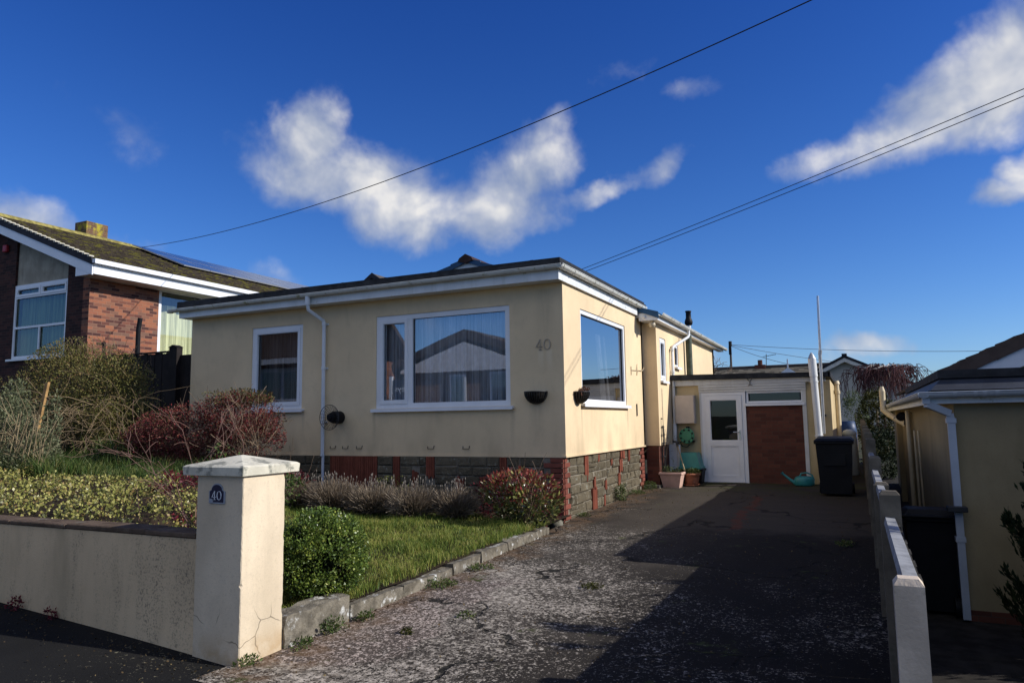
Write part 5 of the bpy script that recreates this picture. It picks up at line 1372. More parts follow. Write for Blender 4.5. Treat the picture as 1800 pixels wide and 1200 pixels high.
mb = MB(); mb.box(-13.7, -13.0, -20.06, -20.04, 2.4, 3.7); mb.box(-11.5, -9.9, -20.06, -20.04, 2.1, 3.75); mb.build('pane', GLASS_DK, ow)
ow2 = thing('opposite_house', 'brown roofed red brick house across the street, mirrored in the small front window', 'house', (-22, -20, 1.3))
mb = MB(); mb.box(-27, -17.2, -21.8, -17.2, .6, 4.6); mb.build('wall', WALLBRICK, ow2)
mb = MB(); mb.hexa([(-27.5, -16.6, 4.5), (-17.0, -16.6, 4.5), (-17.0, -19.4, 6.7), (-27.5, -19.4, 6.7)], [(-27.5, -16.6, 4.75), (-17.0, -16.6, 4.75), (-17.0, -19.4, 6.95), (-27.5, -19.4, 6.95)]); mb.hexa([(-27.5, -19.4, 6.7), (-17.0, -19.4, 6.7), (-17.0, -22.2, 4.5), (-27.5, -22.2, 4.5)], [(-27.5, -19.4, 6.95), (-17.0, -19.4, 6.95), (-17.0, -22.2, 4.75), (-27.5, -22.2, 4.75)])
mb.build('roof', TILE_BROWN, ow2)
mb = MB(); mb.box(-27.5, -17.0, -16.6, -16.5, 4.45, 4.72); mb.build('fascia', WHITE, ow2)
mb = MB(); mb.box(-23.2, -20.2, -17.2, -17.14, 2.6, 4.3); mb.build('window', WHITE, ow2)
mb = MB(); mb.box(-23.0, -21.8, -17.14, -17.12, 2.8, 4.1); mb.box(-21.6, -20.4, -17.14, -17.12, 2.8, 4.1); mb.build('pane', GLASS_DK, ow2)
sb = thing('agents_board', 'navy board with white lettering across the street, mirrored in the narrow casement', 'sign board', (-14.0, -15.5, .9))
mb = MB(); mb.box(-14.12, -13.98, -15.56, -15.44, .6, 3.5); mb.build('post', WHITE, sb)
mb = MB(); mb.box(-13.97, -12.95, -15.50, -15.47, 2.42, 3.34); bd = mb.build('board', NAVY, sb)
cu = bpy.data.curves.new('lettering', 'FONT'); cu.body = 'oeys'; cu.size = .40; cu.extrude = .004; cu.align_x = 'CENTER'
tmp = bpy.data.objects.new('lettering', cu); COL.objects.link(tmp); bpy.context.view_layer.update()
me = bpy.data.meshes.new_from_object(tmp); bpy.data.objects.remove(tmp)
me.materials.clear(); me.materials.append(NUMW)
ob_ = bpy.data.objects.new('lettering', me); COL.objects.link(ob_); ob_.parent = bd
o3 = ORIG[bd.name]; ob_.location = (-13.46 - o3[0], -15.462 - o3[1], 2.82 - o3[2]); ob_.rotation_euler = (radians(90), 0, pi)

# ================================================================== PLANTS
def leaf_quads(P, size, up=None, aspect=.5, droop=.0, jit=.35, dirs=None):
    """P n x 3 leaf bases -> rhombic leaves; dirs gives the way they point"""
    n = len(P)
    d = rng.normal(size=(n, 3)) if dirs is None else dirs + rng.normal(size=(n, 3)) * jit
    d /= np.linalg.norm(d, axis=1, keepdims=True) + 1e-9
    s = rng.normal(size=(n, 3)); s -= d * (s * d).sum(1, keepdims=True); s /= np.linalg.norm(s, axis=1, keepdims=True) + 1e-9
    nn = np.cross(d, s)
    L = (np.asarray(size) * rng.uniform(.6, 1.25, n))[:, None]
    w = L * aspect * .5
    a = P; c = P + d * L - np.array([0, 0, 1]) * L * droop
    m = P + d * L * .5
    b = m + s * w + nn * w * .25; e = m - s * w + nn * w * .25
    V = np.stack([a, b, c, e], 1).reshape(-1, 3); F = np.arange(n * 4).reshape(-1, 4)
    return V, F
def blades(P, h, w, lean, curl=.0):
    """grass blades: two-segment, made of a quad and a tip folded into quads"""
    n = len(P); a = rng.uniform(0, 2 * pi, n); s = np.stack([np.cos(a), np.sin(a), np.zeros(n)], 1)
    b = rng.uniform(0, 2 * pi, n); l = np.stack([np.cos(b), np.sin(b), np.zeros(n)], 1)
    H = (h * rng.uniform(.5, 1.3, n))[:, None]; W = w; ln = (lean * rng.uniform(.1, 1.2, n))[:, None] * H
    up = np.array([0, 0, 1.0])
    p0 = P - s * W; p1 = P + s * W; mid = P + up * H * .6 + l * ln * .35; tip = P + up * H * (1 - .25 * (ln / (H + 1e-9)) ** 2) + l * ln
    V = np.stack([p0, p1, mid + s * W * .7, tip, mid - s * W * .7], 1).reshape(-1, 3)
    i = np.arange(n)[:, None] * 5
    F = np.concatenate([i + np.array([[0, 1, 2, 4]]), i + np.array([[4, 2, 3, 3]])], 0)
    T = np.concatenate([i + np.array([[0, 1, 2]]), i + np.array([[0, 2, 4]]), i + np.array([[4, 2, 3]])], 0)
    return V, T
def ellip(n, c, r, clumps=40, shell=.62, spread=.16, seed=None, flat=None):
    """points scattered in clumps through an ellipsoid, with gaps between clumps"""
    d = rng.normal(size=(clumps, 3)); d /= np.linalg.norm(d, axis=1, keepdims=True)
    rad = shell + (1 - shell) * rng.uniform(0, 1, clumps) ** .6
    cc = d * rad[:, None]
    k = rng.integers(0, clumps, n)
    p = cc[k] + rng.normal(size=(n, 3)) * spread
    q = np.linalg.norm(p, axis=1)
    p = p / np.maximum(1, q / 1.12)[:, None]
    dirs = p / (np.linalg.norm(p, axis=1, keepdims=True) + 1e-9)
    return np.array(c) + p * np.array(r), dirs
def twig(mb, p, d, L, r, depth, spread=.6, segs=4, bend=.25, up=.0, m=0, kids=3, minr=.003):
    pts = [Vector(p)]; d = Vector(d).normalized(); rr = [r]
    for i in range(segs):
        d = (d + Vector((rnd.gauss(0, 1), rnd.gauss(0, 1), rnd.gauss(0, 1))) * bend * .5 + Vector((0, 0, up))).normalized()
        pts.append(pts[-1] + d * (L / segs)); rr.append(max(minr, r * (1 - .6 * (i + 1) / segs)))
    mb.tube(pts, rr, 4 if r > .008 else 3, m, cap=False)
    if depth > 0:
        for k in range(kids):
            i = rnd.randint(1, segs); dd = (d + Vector((rnd.gauss(0, 1), rnd.gauss(0, 1), rnd.gauss(0, .7))) * spread).normalized()
            twig(mb, pts[i], dd, L * rnd.uniform(.45, .75), max(minr, rr[i] * .65), depth - 1, spread, segs, bend, up, m, kids, minr)
def keep(P, D, mask): return P[mask], D[mask]

L_BOX = leafmat('box_leaf', [(0, (0.0210, 0.0390, 0.0090)), (.35, (0.0750, 0.1275, 0.0210)), (.7, (0.1650, 0.2325, 0.0390)), (1, (0.3900, 0.4050, 0.0750))], .38, .5, .18, 6)
L_HEDGE = leafmat('overgrown_leaf', [(0, (.025, .022, .010)), (.25, (.075, .070, .020)), (.5, (.15, .15, .034)), (.72, (.20, .155, .05)), (.88, (.17, .085, .04)), (1, (.26, .20, .08))], .6, .3, .2, 3.2)
L_RED = leafmat('cotoneaster_leaf', [(0, (0.0345, 0.0207, 0.0149)), (.3, (0.0978, 0.0253, 0.0230)), (.55, (0.2185, 0.0322, 0.0345)), (.72, (0.1150, 0.0862, 0.0345)), (.85, (0.1495, 0.0575, 0.0403)), (1, (0.3105, 0.0690, 0.0575))], .6, .3, .2, 3.4)
L_REDG = leafmat('brown_green_leaf', [(0, (0.0320, 0.0288, 0.0128)), (.5, (0.0960, 0.0880, 0.0288)), (1, (0.2080, 0.1760, 0.0480))], .6, .3, .2, 4)
L_SILVER = leafmat('silver_leaf', [(0, (.03, .038, .016)), (.35, (.085, .10, .045)), (.7, (.17, .185, .10)), (1, (.34, .33, .20))], .65, .2, .2, 4)
L_IVY = leafmat('variegated_leaf', [(0, (0.0405, 0.0405, 0.0162)), (.28, (0.1148, 0.1215, 0.0297)), (.48, (0.2700, 0.2700, 0.0607)), (.66, (0.4860, 0.4455, 0.1350)), (.82, (0.2700, 0.1620, 0.0607)), (1, (0.7000, 0.7000, 0.4050))], .5, .35, .2, 3.0)
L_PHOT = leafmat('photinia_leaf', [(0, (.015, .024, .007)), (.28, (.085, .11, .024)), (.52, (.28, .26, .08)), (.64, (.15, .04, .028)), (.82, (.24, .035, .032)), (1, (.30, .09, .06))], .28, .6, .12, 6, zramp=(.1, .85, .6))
L_GRASS = leafmat('grass_blade', [(0, (0.0390, 0.0715, 0.0104)), (.3, (0.1105, 0.1755, 0.0260)), (.55, (0.2210, 0.2665, 0.0455)), (.78, (0.3510, 0.3380, 0.0780)), (1, (0.4940, 0.4160, 0.1690))], .55, .3, .3, 2.6)
L_LONG = leafmat('long_grass_blade', [(0, (.016, .035, .008)), (.45, (.050, .095, .018)), (.75, (.12, .15, .035)), (1, (.26, .23, .09))], .55, .3, .3, 1.6)
L_LAV = leafmat('lavender_stem', [(0, (.06, .043, .030)), (.4, (.19, .145, .10)), (.75, (.31, .25, .185)), (1, (.42, .36, .28))], .85, .1, .15, 5)
L_WEED = leafmat('weed_leaf', [(0, (.02, .035, .008)), (.4, (.05, .085, .016)), (.75, (.11, .14, .035)), (1, (.19, .18, .06))], .55, .3, .25, 9)
L_CON = leafmat('conifer_spray', [(0, (.004, .009, .004)), (.5, (.012, .024, .008)), (1, (.035, .045, .012))], .7, .2, .1, 3)
L_TOP = leafmat('topiary_spray', [(0, (.010, .014, .003)), (.5, (.045, .05, .009)), (1, (.14, .12, .02))], .7, .2, .1, 2)
L_FAR = leafmat('far_shrub_leaf', [(0, (.03, .045, .015)), (1, (.14, .18, .05))], .6, .3, .2, 2)
L_MAR = leafmat('maroon_leaf', [(0, (0.0260, 0.0078, 0.0104)), (.6, (0.1300, 0.0130, 0.0234)), (1, (0.2600, 0.0260, 0.0390))], .5, .3, .2, 6)

# --- lawn (grass) : nobody could count the blades
def lawn_points(n):
    P = []
    while len(P) < n:
        x = rng.uniform(-4.9, .07, n); y = rng.uniform(-5.9, -.55, n)
        d = ((x + .98) * -5.1 + (y + 6.1) * -3.62) / 6.26
        ok = (d < .22) & ~((x > -.13) & (y < -5.2)) & (x < .05 - .12 * rng.random(n) ** 3) & (y < -.75 + .1 * np.sin(x * 9))
        z = np.array([g_bumpy(a, b) for a, b in zip(x[ok], y[ok])])
        P += list(np.stack([x[ok], y[ok], z], 1))
    return np.array(P[:n])
P = lawn_points(60000)
hh = .045 + .03 * (np.sin(P[:, 0] * 3.1 + 1) * np.sin(P[:, 1] * 2.7) > .25) + .02 * rng.random(len(P)) + .05 * (P[:, 0] > -.12)
seed_ = rng.random(len(P)) < .05; hh = hh + .055 * seed_
clump = np.sin(P[:, 0] * 5.1 + 2 * np.sin(P[:, 1] * 3.3)) * np.sin(P[:, 1] * 6.2 + P[:, 0] * 2.0); hh = hh * (.75 + .45 * np.clip(clump + .4, 0, 1.2))
V, F = blades(P, hh * .8, .0030, 1.0)
o = npmesh('lawn_grass', V, F, L_GRASS, origin=(-2, -3, 0)); tag(o, 'short patchy green lawn beside the drive', 'grass', kind='stuff')
# --- long dark grass strip on the raised bed
n = 16000; x = rng.uniform(-10.5, -4.4, n); y = rng.uniform(-3.5, -1.0, n)
ok = ((x + .98) * -5.1 + (y + 6.1) * -3.62) / 6.26 > .35; x, y = x[ok], y[ok]
P = np.stack([x, y, [g_bumpy(a, b) for a, b in zip(x, y)]], 1)
V, F = blades(P, .11 + .12 * rng.random(len(P)) * (y > -2.6), .005, 1.0)
o = npmesh('long_grass', V, F, L_LONG, origin=(-7, -2, .8)); tag(o, 'longer dark green grass below the overgrown shrub', 'grass', kind='stuff')
# --- variegated ground cover behind the boundary wall
n = 30000; x = rng.uniform(-9.5, -.5, n); y = rng.uniform(-6.16, -3.3, n)
hole = np.sin(x * 3.3 + 1.2 * np.sin(y * 2.1)) * np.sin(y * 4.3 + x * 1.1) + .5 * np.sin(x * 7.1 + y * 5.3)
ok = (((x + .98) * -5.1 + (y + 6.1) * -3.62) / 6.26 > -.25) & (y < -3.45 + .35 * np.sin(x * 2.3)) & ((hole > -.25) | (rng.random(n) < .22)); x, y, hole = x[ok], y[ok], hole[ok]
fade = np.clip((-3.2 - y) / 1.3, 0, 1); sel = rng.random(len(x)) < (.25 + .75 * fade); x, y, hole, fade = x[sel], y[sel], hole[sel], fade[sel]
hump = (.03 + .085 * np.clip(hole + .5, 0, 2)) * (.35 + .65 * fade)
P = np.stack([x, y, [g_bumpy(a, b) for a, b in zip(x, y)]], 1); P[:, 2] += rng.random(len(P)) * np.maximum(.03, hump) + .01
D = np.tile([0, -.2, .6], (len(P), 1)); V, F = leaf_quads(P, .034, aspect=.72, jit=1.0, dirs=D)
# woody runners go in as thin darker leaves
o = npmesh('ground_cover', V, F, L_IVY, origin=(-4, -5, .7)); tag(o, 'carpet of yellow and cream variegated ground cover behind the garden wall', 'ground cover', kind='stuff')

def plant(name, label, cat, base, parts, group=None):
    t = thing(name, label, cat, base, group)
    for pn, V, F, mt in parts: npmesh(pn, V, F, mt, t)
    return t
# --- overgrown shrub on the left
t = thing('overgrown_shrub', 'large overgrown olive and brown shrub in front of the brick house', 'shrub', (-9.8, -1.0, .95))
PP = []; DD = []
for c, r, n, cl in [((-10.4, -.7, 2.15), (1.35, .8, 1.05), 19000, 150), ((-9.0, -.9, 1.85), (1.0, .7, .95), 15000, 120), ((-8.2, -1.1, 1.4), (.85, .6, .66), 10000, 80), ((-11.9, -.6, 1.85), (1.0, .8, .85), 6000, 50)]:
    p, d = ellip(n, c, r, cl, .5, .17); PP.append(p); DD.append(d)
P = np.concatenate(PP); D = np.concatenate(DD); P[:, 2] = np.maximum(P[:, 2], .85)
V, F = leaf_quads(P, .048, aspect=.42, jit=.8, dirs=D + [0, 0, .3]); npmesh('foliage', V, F, L_HEDGE, t)
mb = MB()
for k in range(34):
    x = rnd.uniform(-11.8, -7.8); twig(mb, (x, rnd.uniform(-1.5, -.6), .9), (rnd.uniform(-.5, .6), rnd.uniform(-.9, .1), 1), rnd.uniform(.7, 1.5), .0065, 1, .7, 5, .35, -.10, kids=4, minr=.0032)
for k in range(44):
    x = rnd.uniform(-10.8, -7.4); z = rnd.uniform(1.2, 2.0); twig(mb, (x, -1.55, z), (rnd.uniform(-.8, 1), -.45, rnd.uniform(-.2, .6)), rnd.uniform(.6, 1.4), .006, 1, .6, 5, .3, -.13, kids=3, minr=.0032)
for k in range(60):
    x = rnd.uniform(-11.3, -8.3); z = 2.2 + .9 * (1 - ((x + 10.2) / 2.3) ** 2) + rnd.uniform(-.25, .05); twig(mb, (x, rnd.uniform(-1.1, -.4), z), (rnd.uniform(-.5, .5), rnd.uniform(-.6, .2), .8), rnd.uniform(.2, .45), .006, 0, .6, 4, .4, -.05, kids=2, minr=.004)
mb.build('branches', simple('dead_branch', (.24, .175, .105), .9, .1, .3, 10, isl=.6), t, fixn=False)
# --- red cotoneaster in front of the small window
t = thing('red_shrub', 'spreading dark red berried shrub below the small front window', 'shrub', (-5.7, -1.7, .8))
PP = []; DD = []
for c, r, n, cl in [((-5.9, -1.75, 1.36), (1.1, .5, .46), 10500, 95), ((-5.05, -1.6, 1.60), (.85, .45, .40), 7500, 70), ((-6.6, -1.9, 1.15), (.6, .4, .4), 5000, 40), ((-4.6, -1.7, 1.3), (.5, .4, .4), 3200, 36), ((-5.5, -1.8, 1.0), (.95, .4, .3), 5000, 40)]:
    p, d = ellip(n, c, r, cl, .45, .17); PP.append(p); DD.append(d)
P = np.concatenate(PP); D = np.concatenate(DD)
V, F = leaf_quads(P, .040, aspect=.45, jit=.8, dirs=D + [0, 0, .25]); npmesh('foliage', V, F, L_RED, t)
p, d = ellip(2200, (-5.1, -1.55, 1.92), (.62, .38, .14), 30, .4, .2); V, F = leaf_quads(p, .038, aspect=.45, jit=.8, dirs=d + [0, 0, .4]); npmesh('green_top', V, F, L_REDG, t)
mb = MB()
for k in range(20):
    twig(mb, (rnd.uniform(-6.2, -4.5), rnd.uniform(-1.9, -1.5), .75), (rnd.uniform(-.6, .7), rnd.uniform(-.6, .2), .9), rnd.uniform(.5, .95), .009, 2, .6, 4, .3, 0, kids=3, minr=.0035)
for k in range(9):
    twig(mb, (-4.55 + rnd.uniform(-.15, .15), -1.75, .8), (rnd.uniform(-.25, .55), rnd.uniform(-.4, .1), 1), rnd.uniform(.65, 1.05), .008, 2, .5, 5, .25, .02, 1, kids=3, minr=.0032)
mb.build('branches', [BARK, simple('tan_twig', (.27, .195, .13), .85, .1, .2, 12, isl=.5)], t, fixn=False)
# --- second red clump right behind the gate pillar
t = thing('red_shrub', 'small dark red twiggy shrub behind the gate pillar beside the lavender', 'shrub', (-4.25, -1.3, .2))
p, d = ellip(1700, (-4.15, -1.25, .50), (.42, .3, .30), 26, .4, .2); V, F = leaf_quads(p, .036, aspect=.45, jit=.8, dirs=d); npmesh('foliage', V, F, L_MAR, t)
mb = MB()
for k in range(12): twig(mb, (-4.2 + rnd.uniform(-.2, .2), -1.3, .15), (rnd.uniform(-.4, .9), rnd.uniform(-.5, .1), .8), rnd.uniform(.5, .9), .008, 1, .6, 4, .3, 0, kids=3)
mb.build('branches', BARK, t, fixn=False)
# --- silver plant with dead stems at the far left
t = thing('silver_plant', 'silvery grey leaved plant with dry fallen stems at the left edge', 'plant', (-7.3, -3.5, .75))
PP = []; DD = []
for c, r, n, cl in [((-7.6, -3.5, 1.35), (.55, .4, .6), 3800, 50), ((-7.0, -3.6, 1.0), (.4, .35, .35), 1600, 26), ((-7.9, -3.4, 1.9), (.3, .3, .32), 900, 16), ((-6.72, -3.45, 1.55), (.12, .12, .5), 500, 12)]:
    p, d = ellip(n, c, r, cl, .4, .2); PP.append(p); DD.append(d)
P = np.concatenate(PP); D = np.concatenate(DD); V, F = leaf_quads(P, .055, aspect=.35, jit=.6, dirs=D + [0, 0, .5]); npmesh('foliage', V, F, L_SILVER, t)
mb = MB()
for k in range(24):
    x = rnd.uniform(-8.0, -6.6); mb.tube([(x, -3.75, rnd.uniform(.8, 1.2)), (x + rnd.uniform(.25, .6), -3.85, rnd.uniform(1.2, 1.75))], .007, 5)
for k in range(20): twig(mb, (rnd.uniform(-8, -6.5), -3.6, .8), (rnd.uniform(-.3, .5), rnd.uniform(-.3, .1), 1), rnd.uniform(.5, 1.0), .0055, 1, .5, 4, .2, 0, kids=2, minr=.003)
mb.build('dry_stems', BARK_PALE, t, fixn=False)
p = np.stack([rng.uniform(-8.2, -6.0, 1500), rng.uniform(-3.9, -3.2, 1500), np.full(1500, .72)], 1); V, F = blades(p, .35, .008, .7); npmesh('strap_leaves', V, F, L_LONG, t)
st = MB(); st.hexa([(-8.83, -2.55, .75), (-8.75, -2.55, .75), (-8.75, -2.51, .75), (-8.83, -2.51, .75)], [(-8.44, -2.55, 2.26), (-8.355, -2.55, 2.26), (-8.355, -2.51, 2.26), (-8.44, -2.51, 2.26)])
o = st.build('wooden_stake', WOOD_RAW, None, (-8.8, -2.5, .8)); tag(o, 'leaning bare wooden stake in front of the overgrown shrub', 'stake')
t = thing('leafy_clump', 'clump of arching bright green strap leaves at the foot of the overgrown shrub', 'plant', (-7.3, -1.9, .9))
p = np.stack([rng.normal(-7.3, .3, 420), rng.normal(-2.0, .15, 420), np.full(420, .88)], 1); V, F = blades(p, .42, .011, 1.0); npmesh('leaves', V, F, L_WEED, t)
# --- bare rose by the gate pillar
t = thing('bare_rose_bush', 'thin nearly bare rose bush growing against the left side of the gate pillar', 'bush', (-1.0, -5.85, .68))
mb = MB()
for (a, b, c, L) in [(-.75, -.05, 1, .85), (-.35, .1, 1, .75), (-.1, .0, 1, .68), (.12, .0, 1, .66), (-.9, .1, .8, .75), (-.5, -.2, 1, .6), (.02, .15, 1, .72)]:
    twig(mb, (-.95 + a * .15, -5.85, .66), (a, b, c), L, .0062, 2, .55, 5, .3, 0, kids=3, minr=.002)
mb.build('branches', simple('rose_stem', (.22, .13, .10), .8, .2, .25, 12, isl=.5), t, fixn=False)
p, d = ellip(420, (-.78, -5.75, 1.02), (.22, .2, .28), 26, .2, .25); V, F = leaf_quads(p, .035, aspect=.6, jit=.8, dirs=d); npmesh('leaves', V, F, L_WEED, t)
p, d = ellip(900, (-1.35, -4.9, .85), (.5, .35, .2), 26, .2, .25); V, F = leaf_quads(p, .04, aspect=.55, jit=.8, dirs=d + [0, 0, .4])
t2 = thing('leafy_shrub', 'low mid green leafy shrub among the variegated ground cover beside the pillar', 'shrub', (-1.35, -4.9, .7)); npmesh('foliage', V, F, L_WEED, t2)
for (x, y, lab) in [(-3.1, -4.3, 'dark maroon leafy clump in the ground cover, middle of the bed'), (-1.75, -5.2, 'dark maroon leafy clump in the ground cover near the gate pillar')]:
    z = garden_z(x, y); t = thing('maroon_plant', lab, 'plant', (x, y, z)); p, d = ellip(500, (x, y, z + .12), (.28, .22, .12), 18, .3, .25); V, F = leaf_quads(p, .04, aspect=.5, jit=.8, dirs=d + [0, 0, .3]); npmesh('foliage', V, F, L_MAR, t)
# --- clipped box bush
t = thing('box_bush', 'clipped rounded dark green box bush right behind the gate pillar', 'bush', (-.27, -5.2, .02))
P1, D1 = ellip(20000, (-.27, -5.2, .37), (.385, .39, .355), 260, .80, .10); V, F = leaf_quads(P1, .024, aspect=.6, jit=.9, dirs=D1 + [0, 0, .4]); npmesh('foliage', V, F, L_BOX, t)
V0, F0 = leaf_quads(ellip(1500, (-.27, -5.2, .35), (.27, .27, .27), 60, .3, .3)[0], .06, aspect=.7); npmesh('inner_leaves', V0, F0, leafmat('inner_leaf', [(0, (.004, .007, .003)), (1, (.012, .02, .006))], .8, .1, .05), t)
mb = MB()
for k in range(9): twig(mb, (-.27 + rnd.uniform(-.1, .1), -5.2 + rnd.uniform(-.1, .1), .0), (rnd.uniform(-.6, .6), rnd.uniform(-.6, .6), 1), .4, .012, 1, .5, 3, .3)
mb.build('stems', BARK, t, fixn=False)
# --- lavender row
labs = ['grey-brown lavender bush behind the box bush, leftmost in the row', 'grey-brown lavender bush under the white downpipe', 'wide pale lavender bush in the middle of the row', 'pale dry lavender bush right of the gap in the row', 'dark thin lavender bush beside the red-tipped shrub']
for k, (x, y, r, h) in enumerate([(-4.0, -1.35, .44, .36), (-3.35, -1.25, .50, .38), (-2.6, -1.2, .50, .35), (-1.92, -1.2, .46, .34), (-1.3, -1.05, .30, .33)]):
    z = lawn_z(x, y); t = thing('lavender_bush', labs[k], 'lavender', (x, y, z), 'lavender bushes along the house front')
    n = 4600; a = rng.uniform(0, 2 * pi, n); rr = np.sqrt(rng.random(n)); el = rng.uniform(.15, 1.5, n)
    base = np.stack([x + rr * r * .45 * np.cos(a), y + rr * r * .40 * np.sin(a), z + .03 + .14 * rng.random(n)], 1)
    dd = np.stack([np.cos(a) * rr * .85, np.sin(a) * rr * .8, .55 + .45 * (1 - rr)], 1); dd += rng.normal(size=dd.shape) * .30
    dd /= np.linalg.norm(dd, axis=1, keepdims=True); L = h * rng.uniform(.35, 1.0, n)[:, None]
    s = rng.normal(size=(n, 3)); s -= dd * (s * dd).sum(1, keepdims=True); s /= np.linalg.norm(s, axis=1, keepdims=True); w = .0032
    V = np.stack([base - s * w, base + s * w, base + dd * L + s * w * .6, base + dd * L - s * w * .6], 1).reshape(-1, 3); npmesh('stems', V, np.arange(n * 4).reshape(-1, 4), L_LAV, t)
    q = 46; a = rng.uniform(0, 2 * pi, q); rr = rng.random(q) * r * .7
    fb = np.stack([x + rr * np.cos(a), y + rr * np.sin(a), z + h * (.8 + .2 * rng.random(q))], 1)
    mb = MB()
    for f in fb:
        e = (f[0] + rnd.uniform(-.05, .05), f[1] + rnd.uniform(-.05, .05), f[2] + rnd.uniform(.10, .24)); mb.tube([tuple(f), e], .0028, 3, 0, cap=False); mb.tube([e, (e[0], e[1], e[2] + .03)], [.008, .006], 4)
    mb.build('flower_stalks', simple('dry_flower', (.20, .175, .15), .9, .1, .2, 20, isl=.4), t, fixn=False)
t = thing('yellow_green_plant', 'small yellow-green leafy plant behind the lavender against the plinth', 'plant', (-2.6, -.75, .15))
p, d = ellip(1500, (-2.55, -.75, .38), (.55, .22, .25), 30, .3, .2); V, F = leaf_quads(p, .032, aspect=.5, jit=.8, dirs=d + [0, 0, .4]); npmesh('foliage', V, F, leafmat('yellow_green_leaf', [(0, (.03, .04, .01)), (1, (.19, .2, .04))]), t)
# --- photinia
t = thing('red_tipped_shrub', 'glossy red-tipped evergreen shrub at the house corner beside the drive', 'shrub', (-.22, -.95, .02))
PP = []; DD = []
for c, r, n, cl in [((-.42, -.95, .47), (.42, .38, .32), 1500, 60), ((-.12, -1.0, .40), (.36, .36, .36), 1400, 55), ((-.58, -.9, .50), (.28, .3, .26), 500, 24)]:
    p, d = ellip(n, c, r, cl, .55, .14); PP.append(p); DD.append(d)
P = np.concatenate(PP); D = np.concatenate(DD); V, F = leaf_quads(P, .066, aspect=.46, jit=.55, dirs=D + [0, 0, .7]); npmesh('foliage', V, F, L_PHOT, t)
mb = MB()
for k in range(16): twig(mb, (-.25 + rnd.uniform(-.12, .12), -.95 + rnd.uniform(-.1, .1), .0), (rnd.uniform(-.7, .6), rnd.uniform(-.5, .5), 1), rnd.uniform(.45, .75), .010, 1, .5, 4, .25, kids=3)
mb.build('stems', BARK, t, fixn=False)
t = thing('maroon_plant', 'small maroon plant between the red-tipped shrub and the lavender', 'plant', (-1.0, -.7, .08)); p, d = ellip(900, (-.98, -.72, .38), (.26, .25, .3), 24, .3, .22); V, F = leaf_quads(p, .045, aspect=.3, jit=.6, dirs=d + [0, 0, .5]); npmesh('foliage', V, F, L_MAR, t)
t = thing('maroon_plant', 'tiny maroon plant beside the grey stone at the brick corner', 'plant', (-.12, -.42, .02)); p, d = ellip(220, (-.1, -.42, .13), (.14, .1, .07), 10, .3, .25); V, F = leaf_quads(p, .04, aspect=.4, jit=.6, dirs=d + [0, 0, .4]); npmesh('foliage', V, F, L_MAR, t)

# --- weeds
def weed(label, x, y, z, r, h, n, mt=L_WEED, s=.028, name='weed'):
    n = int(n * 1.1); P_, D_ = ellip(n, (x, y, z + h * .32), (r * .8, r * .95, h * .42), max(7, n // 20), .15, .36); P_[:, 2] = np.maximum(P_[:, 2], z + .004)
    V, F = leaf_quads(P_, s, aspect=.45, jit=.9, dirs=D_ + [0, 0, .25]); o = npmesh(name, V, F, mt, origin=(x, y, z)); return tag(o, label, 'weed', 'weeds along the drive edges')
weed('green weed at the foot of the sunlit pillar corner', .12, -6.36, -.145, .09, .08, 160)
weed('green weed where the pillar meets the rough concrete block', .16, -5.92, -.135, .11, .06, 160)
weed('bright green weed against the middle of the rough concrete block', .17, -5.52, -.125, .12, .12, 320)
weed('green weed at the start of the low kerb stones', .19, -5.16, -.118, .09, .08, 160)
weed('wide green weed patch halfway along the low kerb stones', .24, -4.05, -.09, .17, .09, 360)
weed('low yellow-green weed further up the kerb stones', .24, -3.2, -.07, .14, .05, 220)
weed('small weed in the crack in the middle of the sunlit drive', .98, -4.85, -.11, .07, .05, 110)
weed('mossy weed tuft in the sunlit drive beside the shadow edge', 1.62, -3.55, -.08, .10, .035, 200, L_TOP)
weed('dead weed tuft in a drive crack nearest the street', .74, -5.35, -.12, .05, .04, 90, L_TOP)
weed('tall dark green weed growing against the stone plinth', .06, 2.55, .06, .11, .38, 620, s=.034)
weed('low weeds at the foot of the plinth beyond the tall weed', .06, 3.45, .08, .22, .10, 420)
weed('weeds growing by the concrete footing of the recessed wall', .14, 4.2, .10, .16, .20, 420)
weed('thin line of weeds at the front brick corner of the plinth', .06, .55, .01, .13, .06, 240)
weed('pale weed tuft in the shade by the concrete fence', 3.75, -.7, -.015, .12, .06, 200)
weed('reddish weed at the foot of the boundary wall, nearest the pillar', -1.9, -6.44, pave_z(-1.9), .05, .10, 90, L_MAR)
weed('reddish brown weed at the foot of the boundary wall, in the middle', -2.35, -6.44, pave_z(-2.35), .06, .12, 110, L_MAR)
weed('green weed at the foot of the boundary wall, at the left edge', -2.72, -6.44, pave_z(-2.72), .05, .08, 90)
# plants in the pots
P_, D_ = ellip(420, (.80, 5.1, .40), (.15, .15, .07), 20, .2, .3); V, F = leaf_quads(P_, .04, aspect=.5, jit=.8, dirs=D_ + [0, 0, .4]); o = npmesh('potted_plant', V, F, L_WEED, origin=(.8, 5.1, .35)); tag(o, 'small green plant growing in the round terracotta pot', 'plant')
P_, D_ = ellip(260, (.46, 4.76, .46), (.2, .18, .06), 18, .2, .3); V, F = leaf_quads(P_, .035, aspect=.35, jit=.8, dirs=D_ + [0, 0, .7]); o = npmesh('potted_plant', V, F, L_WEED, origin=(.46, 4.76, .41)); tag(o, 'sparse green plant growing in the square pink planter', 'plant')
mb = MB()
for k in range(7): twig(mb, (.24 + rnd.uniform(-.08, .08), 4.85, .40), (rnd.uniform(-.2, .2), rnd.uniform(-.2, .2), 1), rnd.uniform(.4, .8), .007, 1, .4, 5, .3, 0, kids=3)
o = mb.build('climber_stem', BARK, None, (.24, 4.85, .41), fixn=False); tag(o, 'bare twining stems climbing the black obelisk trellis', 'climber')

